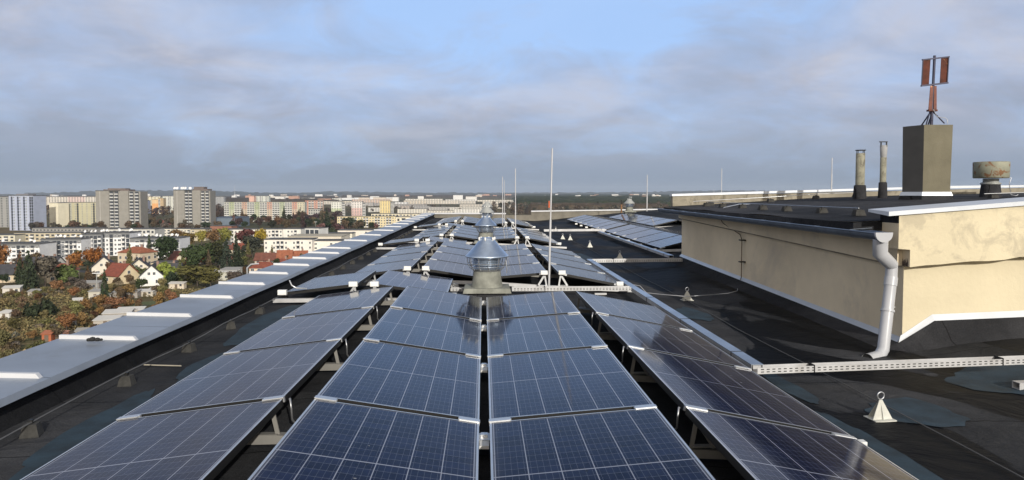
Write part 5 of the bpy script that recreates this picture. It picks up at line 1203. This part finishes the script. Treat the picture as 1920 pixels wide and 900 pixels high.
house('small house with red roof among dark trees', 449, 473, 10, 9, 3.2, 7.2, -12, (.74,.62,.46), m_tile_red, 'gable')
house('cream house half hidden by trees left of the white block', 436, 476, 8, 8, 3.8, 6.6, 10, (.74,.64,.48), m_tile_br, 'gable')
house('small brown house under the conifers', 432, 498, 8, 7, 3.0, 5.8, -20, (.62,.50,.40), m_tile_br, 'gable')
# sheds on the garden plots
def shed(lab, px, py, w_, d_, h_, rot, col, rc, tilt=.4): 
    b = gpt(px, py); o = thing('garden_shed', lab, 'shed', b, R(rot)-YAW); x, y = w_/2, d_/2
    mb = MB(); mb.hexa([(-x,-y,0),(x,-y,0),(x,y,0),(-x,y,0),(-x,-y,h_),(x,-y,h_),(x,y,h_+tilt),(-x,y,h_+tilt)]); mb.build('wall', wallm(col), o)
    mb = MB(); mb.hexa([(-x-.2,-y-.3,h_-.0),(x+.2,-y-.3,h_-.0),(x+.2,y+.2,h_+tilt+.03),(-x-.2,y+.2,h_+tilt+.03),(-x-.2,-y-.3,h_+.1),(x+.2,-y-.3,h_+.1),(x+.2,y+.2,h_+tilt+.13),(-x-.2,y+.2,h_+tilt+.13)]); mb.build('roof', rc, o)
    MB().box(-.4,.4,-y-.04,-y-.002,0,min(1.9,h_-.2)).build('door', wallm((.16,.12,.09)), o)
    if w_ > 3: MB().box(x*.45,x*.45+.7,-y-.04,-y-.002,.9,1.6).build('window', m_pane, o)
GR = wallm((.34,.33,.31)); WR = wallm((.62,.60,.56))
for a in [('white shed with dark door at the far left of the plots', 24, 551, 4.6, 3, 2.0, 20, (.62,.58,.52), WR), ('small white shed low at the left edge', 14, 597, 3, 2, 1.5, -10, (.66,.64,.60), WR), ('pale flat shed beside a dark fir', 183, 562, 3.6, 3, 2.6, 5, (.55,.52,.44), GR),
          ('whitewashed hut with round roof right of the dark fir', 192, 565, 3.2, 3, 1.6, -15, (.66,.63,.56), WR), ('long grey shed under an orange bush', 238, 558, 7, 3, 1.8, 8, (.34,.31,.28), GR), ('grey shack with sheet roof, first by the metal edge', 222, 602, 6, 4, 2.2, 18, (.42,.38,.33), WR),
          ('low shack with pale sheets, below the first one', 203, 612, 5, 4, 1.8, 12, (.45,.41,.36), WR), ('shack with dark opening beside the metal edge', 246, 596, 6, 3, 2.1, 15, (.44,.38,.30), WR), ('small orange brick outhouse', 91, 640, 1.8, 1.8, 1.7, 10, (.42,.13,.06), wallm((.40,.14,.07))),
          ('second brick outhouse, flatter and paler', 113, 636, 2.4, 2, 1.2, -5, (.42,.20,.12), wallm((.44,.22,.14))), ('long grey roofed hut behind the shrubs', 170, 542, 7, 3, 2.2, 0, (.28,.26,.24), GR), ('tiny white hut above the plots', 146, 573, 2.2, 2, 1.6, 30, (.66,.64,.60), WR),
          ('pale hut near the right end of the plots', 292, 552, 3.6, 2.6, 1.6, 0, (.62,.58,.50), WR), ('low beige garden store under the white house', 275, 555, 5, 2.4, 1.5, 0, (.55,.50,.42), WR), ('long low grey garage below the conifers', 412, 524, 13, 6, 3.0, 3, (.50,.49,.42), WR),
          ('pale garage right end of the long grey one', 434, 522, 6, 6, 3.4, 3, (.56,.55,.48), GR), ('white roadside store in the trees', 128, 497, 5, 4, 3, 0, (.6,.58,.52), WR), ('small hut roof by the yellow bushes', 66, 556, 3, 2.4, 1.7, 12, (.4,.36,.3), GR),
          ('beige wall like store by the yellow willow', 333, 541, 5, 2, 1.7, 0, (.66,.58,.46), WR), ('white tarpaulin covered heap hut at the low left', 132, 612, 2.0, 1.6, 1.2, 0, (.66,.65,.62), WR), ('bright rubble hut beside the metal edge, lowest', 160, 628, 3.4, 1.6, 1.0, 14, (.48,.42,.34), GR)]:
    shed(*a)
for px, py, lab in ((182, 556, 'thin grey lamp post by the pale flat shed'), (592, 432, 'pale street lamp behind the long white block')):
    b = gpt(px, py); o = thing('street_lamp', lab, 'street lamp', b); MB().tube([(0,0,0),(0,0,7)], .12, 6).build('pole', m_cone_grey, o); MB().box(-1.2,1.2,-.2,.2,7,7.2).build('lamp_head', m_dish, o)

# ------------------------------------------------------------------ trees and shrubs
m_, Nn, Ln, p = newmat('foliage')
oi = Nn.new('ShaderNodeObjectInfo'); geo = Nn.new('ShaderNodeNewGeometry')
cl = cramp(Nn, Ln, tex_noise(Nn, Ln, 1.6, 5, .7), [(.3, .6), (.7, 1.4)])
mul = Nn.new('ShaderNodeMix'); mul.data_type = 'RGBA'; mul.blend_type = 'MULTIPLY'; mul.inputs[0].default_value = 1; Ln.new(oi.outputs['Color'], mul.inputs[6]); Ln.new(cl, mul.inputs[7])
rv = cramp(Nn, Ln, geo.outputs['Random Per Island'], [(0, .65), (1, 1.4)])
mu2 = Nn.new('ShaderNodeMix'); mu2.data_type = 'RGBA'; mu2.blend_type = 'MULTIPLY'; mu2.inputs[0].default_value = 1; Ln.new(mul.outputs[2], mu2.inputs[6]); Ln.new(rv, mu2.inputs[7])
Ln.new(mu2.outputs[2], p.inputs['Base Color']); p.inputs['Roughness'].default_value = 1; p.inputs['Specular IOR Level'].default_value = .05
m_leaf = m_
m_bark = mat('bark', (.09,.07,.055), 1, 0, .3, 4)
def crown_mesh(kind, seed, nleaf):
    """unit crown: about 1 wide radius and 0..2 high"""
    rnd = random.Random(seed); mb = MB(); lumps = []
    if kind == 'round':
        for _ in range(11):
            a = rnd.uniform(0, 6.28); r = rnd.uniform(.1, .62); lumps.append((r*math.cos(a), r*math.sin(a), rnd.uniform(.35, 1.55), rnd.uniform(.28, .50)))
        lumps.append((0,0,1.0,.55))
    elif kind == 'cone':
        for k in range(9):
            z = k/8*1.8+.1; rr = .75*(1-z/2.05); 
            for _ in range(3): a = rnd.uniform(0, 6.28); lumps.append((rr*.55*math.cos(a), rr*.55*math.sin(a), z, rr*.5+.07))
    elif kind == 'bush':
        for _ in range(9): a = rnd.uniform(0, 6.28); r = rnd.uniform(.1, .75); lumps.append((r*math.cos(a), r*math.sin(a), rnd.uniform(.1, .6), rnd.uniform(.22, .42)))
    elif kind == 'weep':
        for _ in range(14): a = rnd.uniform(0, 6.28); r = rnd.uniform(.2, .75); lumps.append((r*math.cos(a), r*math.sin(a), rnd.uniform(.3, 1.5-r*.6), rnd.uniform(.25, .38)))
    tot = sum(l[3]**2 for l in lumps); sz0 = .085 if nleaf > 500 else .16
    if kind == 'bare': pass
    for lx_, ly_, lz_, lr in lumps:
        for _ in range(int(nleaf*lr*lr/tot)+1):
            d = Vector((rnd.gauss(0,1), rnd.gauss(0,1), rnd.gauss(0,1))).normalized(); rr = lr*(rnd.random()**.35)*rnd.uniform(.85, 1.2)
            c_ = Vector((lx_, ly_, lz_)) + Vector((d.x*rr, d.y*rr, d.z*rr*(1.3 if kind == 'weep' else .9)))
            n_ = (d+Vector((rnd.gauss(0,.5), rnd.gauss(0,.5), rnd.gauss(0,.5)+.25))).normalized(); u_ = n_.cross(Vector((rnd.random()-.5, rnd.random()-.5, rnd.random()-.4))).normalized(); v_ = n_.cross(u_)
            s_ = sz0*rnd.uniform(.6, 1.3); v_ = v_*(2.2 if kind == 'weep' else 1)
            mb.add([c_-u_*s_-v_*s_*.6, c_+u_*s_*.9-v_*s_*.5, c_+u_*s_*.7+v_*s_*.8, c_-u_*s_*.8+v_*s_*.6], [(0,1,2,3)])
    me = mb.mesh('crown', m_leaf); return me
def bare_mesh(seed):
    rnd = random.Random(seed); mb = MB()
    def br(p_, d, ln, r, lv):
        q = p_+d*ln; mb.tube([p_, q], [r, r*.6], 4, False)
        if lv == 0:
            for _ in range(5):
                dd = (d+Vector((rnd.gauss(0,.7), rnd.gauss(0,.7), rnd.gauss(0,.5)))).normalized(); e = q+dd*ln*.8; s_ = dd.cross(Vector((.3,.7,.2))).normalized()*.018
                mb.add([q-s_*.5, q+s_*.5, e+s_, e-s_], [(0,1,2,3)]); mb.add([q+dd*.04+s_*3, q+dd*.1-s_*2, e-s_*2+dd*.05, e+s_*2], [(0,1,2,3)])
            return
        for _ in range(4 if lv > 1 else 4):
            dd = (d+Vector((rnd.gauss(0,.55), rnd.gauss(0,.55), rnd.gauss(0,.35)+.15))).normalized(); br(p_+(q-p_)*rnd.uniform(.45, 1), dd, ln*.66, r*.6, lv-1)
    br(Vector((0,0,0)), Vector((0,0,1)), .62, .035, 4)
    return mb.mesh('crown', m_leaf)
CR = {'round': [crown_mesh('round', s, 1300) for s in (1,2,3,4)], 'cone': [crown_mesh('cone', s, 900) for s in (5,6)], 'bush': [crown_mesh('bush', s, 800) for s in (7,8,9,10)], 'weep': [crown_mesh('weep', 11, 1000)], 'bare': [bare_mesh(s) for s in (12, 13)]}
me_trunk = MB().tube([(0,0,0),(.01,0,.5),(0,.02,1)], [.075,.055,.03], 7).add([], []).mesh('trunk', m_bark)
mbt = MB().tube([(0,0,0),(.01,0,.5),(0,.02,1)], [.075,.055,.03], 7)
for k in range(5): a = k*1.3; mbt.tube([(0,0,.5+.07*k),(.28*math.cos(a),.28*math.sin(a),.85+.06*k)], [.03,.012], 5, False)
me_trunk = mbt.mesh('trunk', m_bark)
tr = random.Random(4242)
def tree(kind, px, py, w_, h_, col, lab, grp, name=None, var=.22, pos=None):
    b = gpt(px, py) if pos is None else pos
    nm = name or {'round':'broadleaf_tree','cone':'conifer_tree','bush':'shrub','weep':'willow_tree','bare':'bare_tree'}[kind]
    o = thing(nm, lab, 'shrub' if kind == 'bush' else 'tree', b, tr.uniform(0, 6.28), grp)
    k = tr.uniform(1-var, 1+var); c = tuple(min(1, x*k*tr.uniform(.93, 1.07)) for x in col)
    z0 = 0 if kind in ('bush', 'bare') else h_*(.12 if kind in ('cone','weep') else .22)
    cr = place(tr.choice(CR[kind]), 'crown', o, (0,0,z0), None, (w_/2, w_/2, (h_-z0)/(2.0 if kind not in ('bush',) else 1.0)*(1.0 if kind != 'bare' else .95))); cr.color = (*c, 1)
    if kind != 'bare': place(me_trunk, 'trunk', o, (0,0,0), None, (h_*.35, h_*.35, h_*.7))
    else: place(me_trunk, 'trunk', o, (0,0,0), None, (h_*.22, h_*.22, h_*.3))
    return o
BR=(.125,.090,.058); OR=(.27,.125,.045); YE=(.28,.215,.07); OL=(.125,.118,.048); DG=(.040,.054,.030); MG=(.075,.09,.038); RB=(.15,.085,.050); GB=(.12,.105,.082); YG=(.22,.22,.05)
T = [('weep',312,533,9,9.5,(.24,.27,.06),'yellow green willow beside the bright white house'),('weep',126,532,8,8,(.12,.16,.05),'green willow before the red hipped roof house'),('round',176,514,8,12,(.26,.10,.03),'rusty orange tree left of the white gabled house'),
 ('cone',281,497,5,13,DG,'slim dark spruce before the modern estate'),('round',313,502,13,14,(.035,.05,.022),'big dark pine right of the slim spruce'),('cone',54,545,8,13,DG,'dark conifer group at the left of the plots'),('cone',38,542,6,10,DG,'smaller dark conifer left of that group'),
 ('round',85,538,11,11,GB,'grey brown bare crowned tree right of the dark conifers'),('round',0,526,9,15,OR,'orange tree cut by the left edge'),('round',104,525,8,8,GB,'brown tree behind the willow'),('round',140,512,8,9,OR,'orange tree right of the red hipped roof'),
 ('cone',197,566,3.6,9.5,DG,'narrow dark fir on the garden plots'),('round',266,548,5,6.5,(.06,.085,.03),'rounded green topiary like tree'),('round',304,547,4.5,6,YE,'small bright yellow tree below the willow'),('round',315,563,3.6,4.6,OR,'small orange round tree by the metal edge'),
 ('bush',75,597,10,6,(.035,.045,.022),'large dark green shrub on the plots'),('round',326,575,4,5.5,(.38,.15,.04),'orange tree against the metal edge'),('round',300,577,5,6,(.30,.17,.04),'orange tree left of the one at the metal edge'),('round',109,550,7,6,(.30,.16,.04),'orange yellow tree above the plots'),
 ('round',138,562,5,5,(.36,.13,.03),'bright orange little tree in the plots'),('round',188,583,7,6,(.34,.17,.04),'pale orange tree left of the shacks'),('round',212,585,8,5.5,(.32,.13,.04),'reddish orange tree above the shacks'),('round',145,600,6,6.5,(.27,.24,.05),'yellow green tree lower on the plots'),
 ('round',125,625,6,6,(.28,.11,.03),'orange red tree low on the plots'),('round',8,577,5,4,YE,'yellow shrub like tree at left edge'),('round',212,553,6,5,YE,'golden tree above the grey shed'),('round',235,560,8,6,(.30,.17,.04),'orange tree over the grey shed'),('round',370,537,16,8,(.12,.11,.035),'wide olive shrubby tree by the metal edge'),('round',395,540,12,7,(.12,.10,.035),'second wide olive tree by the metal edge'),
 ('round',364,520,11,13,(.05,.075,.03),'green tree right of the willow'),('round',395,506,11,12,(.055,.07,.03),'green tree below the flat villa'),('cone',426,514,9,14,(.045,.06,.045),'bluish conifer in front of the trees'),('cone',443,514,8,15,(.035,.045,.025),'taller dark conifer beside the bluish one'),('round',412,506,10,12,(.04,.045,.02),'dark tree left of the two conifers'),
 ('round',408,481,8,9,(.07,.075,.03),'dark olive tree behind the conifers'),('round',424,466,12,13,YG,'yellow green tree before the long white block'),('round',457,470,14,13,(.13,.055,.05),'purple brown tree before the long white block'),('round',487,466,9,13,(.34,.26,.04),'bright yellow tree before the long white block'),('round',473,484,13,12,(.055,.065,.045),'dark grey green tree left of the bright block'),
 ('round',352,470,12,11,(.17,.12,.05),'tan tree below the beige gable'),('round',378,462,9,10,(.26,.24,.05),'yellow tree below the beige gable'),('round',398,468,9,13,(.20,.11,.05),'tall tan tree right of the beige gable'),('round',335,458,12,10,(.16,.10,.05),'brown tree before the white long block'),
 ('round',72,426,11,9,(.22,.10,.04),'orange tree beside the pale blue tower'),('round',355,512,7,6,(.16,.08,.04),'russet tree by the beige building'),('round',380,500,9,7,(.22,.08,.03),'rust red tree by the brown roofed house'),('round',460,430,8,8,DG,'dark tree before the painted slab, left'),('round',523,428,12,11,(.14,.075,.045),'reddish brown tree before the painted slab')]
# low tangled undergrowth of the plots
ur = random.Random(31); mb = MB(); n_ug = 0
while n_ug < 24000:
    px, py = ur.uniform(-40, 420), 545+155*ur.random()**1.25; b = gpt(px, py)
    if b.x > -14 and b.y < 60: continue
    if math.sin(b.x*.09)+math.sin(b.y*.11+1)+math.sin((b.x+b.y)*.05) < -1.1: n_ug += .05; continue
    z = ZG+ur.uniform(.05, 1.3)*ur.random(); s_ = ur.uniform(.12, .34); n_ = Vector((ur.gauss(0,.6), ur.gauss(0,.6)-.3, 1)).normalized(); u_ = n_.cross(Vector((ur.random()-.5, ur.random()-.5, .1))).normalized()*s_; v_ = n_.cross(u_)
    c_ = Vector((b.x+ur.uniform(-1,1), b.y+ur.uniform(-2,2), z+.15)); mb.add([c_-u_-v_*.6, c_+u_*.8-v_*.5, c_+u_*.7+v_, c_-u_*.9+v_*.5], [(0,1,2,3)]); n_ug += 1
m_, Nn, Ln, p = newmat('undergrowth_leaves'); geo = Nn.new('ShaderNodeNewGeometry')
c = cramp(Nn, Ln, tex_noise(Nn, Ln, .06, 8, .75), [(.36, (.17,.125,.07)), (.47, (.15,.132,.058)), (.56, (.20,.15,.075)), (.66, (.28,.20,.09))])
mul = Nn.new('ShaderNodeMix'); mul.data_type = 'RGBA'; mul.blend_type = 'MULTIPLY'; mul.inputs[0].default_value = 1; Ln.new(c, mul.inputs[6]); Ln.new(cramp(Nn, Ln, geo.outputs['Random Per Island'], [(0, .5), (1, 1.6)]), mul.inputs[7])
Ln.new(mul.outputs[2], p.inputs['Base Color']); p.inputs['Roughness'].default_value = 1; p.inputs['Specular IOR Level'].default_value = .05
o = mb.build('undergrowth', m_); tag(o, 'low brown and rusty undergrowth over the garden plots', 'undergrowth', kind='stuff')
for k_, px, py, w_, h_, col, lab in T:
    if py > 540 and px < 340 and k_ == 'round': w_ *= .78; h_ *= .8; col = tuple(c*.6+sum(col)/3*.22 for c in col)
    tree(k_, px, py, w_, h_, col, lab, None, var=.06)
LOW = [crown_mesh('round', s, 130) for s in (21, 22, 23)]
LOWD = [([tuple(v.co) for v in m.vertices], [tuple(q.vertices) for q in m.polygons]) for m in LOW]
def scatter(n, xr, yr, kinds, cols, wr, lab, grp, seed, avoid=None, mass=False):
    r = random.Random(seed)
    if mass:
        for ci, c in enumerate(cols):
            mb = MB()
            for _ in range(n//len(cols)):
                q = gpt(r.uniform(*xr), r.uniform(*yr)); w_ = r.uniform(*wr); a = r.uniform(0, 6.28); V_, F_ = r.choice(LOWD); ca, sa = math.cos(a)*w_/2, math.sin(a)*w_/2
                mb.add([(q.x+x*ca-y*sa, q.y+x*sa+y*ca, ZG+w_*.1+z*w_*.5) for x, y, z in V_], F_)
            o = mb.build('distant_trees', m_leaf); o.color = (*c, 1); tag(o, f"{['brown','grey brown','dull'][ci%3]} {lab}", 'trees', kind='stuff')
        return
    for _ in range(n):
        px = r.uniform(*xr); py = r.uniform(*yr)
        # nothing stands under our own block
        q = gpt(px, py)
        if q.x > -14 and q.y < 60: continue
        k_ = r.choice(kinds); c = r.choice(cols); w_ = r.uniform(*wr); h_ = w_*{'round':r.uniform(.9,1.25),'bush':r.uniform(.5,.75),'cone':r.uniform(1.6,2.2),'bare':r.uniform(.9,1.2),'weep':1}[k_]
        cn = {BR:'brown', GB:'grey brown', OL:'olive', DG:'dark green', MG:'green', YE:'golden', OR:'orange', RB:'rusty'}.get(c, 'russet' if c[0] > c[1]*1.45 else 'dull brown')
        fx = (px-xr[0])/(xr[1]-xr[0]); fy = (py-yr[0])/(yr[1]-yr[0]); fw = (w_-wr[0])/(wr[1]-wr[0])
        where = ('near ' if fy > .66 else 'middle ' if fy > .33 else 'far ') + ('left' if fx < .25 else 'centre left' if fx < .5 else 'centre right' if fx < .75 else 'right')
        tree(k_, px, py, w_, h_, c, f"{'small' if fw < .33 else 'medium' if fw < .66 else 'large'} {cn} {lab}, {where} part", grp)
scatter(150, (-20, 360), (540, 700), ['bush','bush','bush','round'], [BR, BR, BR, GB, GB, OL, OL, (.15,.105,.06), (.13,.10,.06), (.16,.14,.06), (.22,.14,.06)], (1.6, 4.2), 'shrub on the garden plots', 'shrubs on the garden plots', 1)
scatter(40, (-20, 330), (534, 600), ['bush','bush','round','bare'], [BR, BR, GB, GB, (.15,.10,.06), OL, RB, (.2,.12,.05)], (2.2, 4.4), 'shrub between the sheds', 'shrubs between the sheds', 2)
scatter(50, (-20, 460), (500, 540), ['round','round','bush','round','bush','cone'], [BR, GB, DG, OL, (.12,.07,.04), MG], (3.5, 6.5), 'tree between the houses below the roof', 'trees among the houses', 3)
scatter(26, (360, 600), (482, 510), ['round','round','round','cone'], [BR, DG, OL, (.05,.06,.03)], (3.2, 5.2), 'tree among the red roofed houses', 'trees among the red roofed houses', 4)
scatter(26, (-30, 400), (484, 500), ['round','bush','round'], [BR, DG, OL, GB], (2.6, 4.6), 'tree in front of the modern estate', 'trees before the modern estate', 5)
scatter(90, (56, 420), (420, 440), ['round'], [BR, GB, (.07,.06,.05), DG, (.10,.06,.04)], (5, 9), 'tree before the grey towers', 'trees in the belt by the towers', 6)
scatter(60, (425, 640), (414, 432), ['round','round','round','round','cone'], [DG, (.04,.045,.025), BR, (.08,.05,.045), (.10,.06,.04)], (6, 10), 'tree before the painted slab', 'trees before the painted slab', 7)
scatter(30, (560, 640), (402, 422), ['round'], [(.075,.055,.055), BR, GB], (9, 13), 'tree by the three small towers', 'trees by the three small towers', 8)
scatter(140, (60, 420), (390, 412), ['round'], [BR, GB, (.075,.055,.05), (.09,.06,.045)], (9, 14), 'distant tree belt behind the grey towers', 'trees behind the grey towers', 9, mass=True)
scatter(60, (640, 930), (388, 400), ['round'], [BR, GB, (.08,.06,.05)], (5, 8), 'distant trees between the low blocks', 'trees among the distant blocks', 10, mass=True)
scatter(22, (600, 700), (424, 436), ['round','bush'], [(.15,.08,.07), BR, DG], (7, 12), 'tree before the yellow row', 'trees before the yellow row', 11)
scatter(160, (920, 1250), (390, 406), ['round'], [(.10,.075,.055), GB, (.05,.05,.035)], (9, 15), 'distant trees beyond the far roof edge', 'trees beyond the far roof edge', 12, mass=True)

# ------------------------------------------------------------------ the air
m = bpy.data.materials.new('air'); m.use_nodes = True; Nn, Ln = m.node_tree.nodes, m.node_tree.links; Nn.clear()
ou = Nn.new('ShaderNodeOutputMaterial'); pv = Nn.new('ShaderNodeVolumePrincipled'); pv.inputs['Color'].default_value = (.74,.85,1,1); pv.inputs['Density'].default_value = 7e-5; pv.inputs['Anisotropy'].default_value = 0
Ln.new(pv.outputs[0], ou.inputs['Volume'])
o = MB().box(-GS-50, GS+50, -1550, GS+50, ZG-1, 120).build('haze', m); tag(o, kind='stuff')
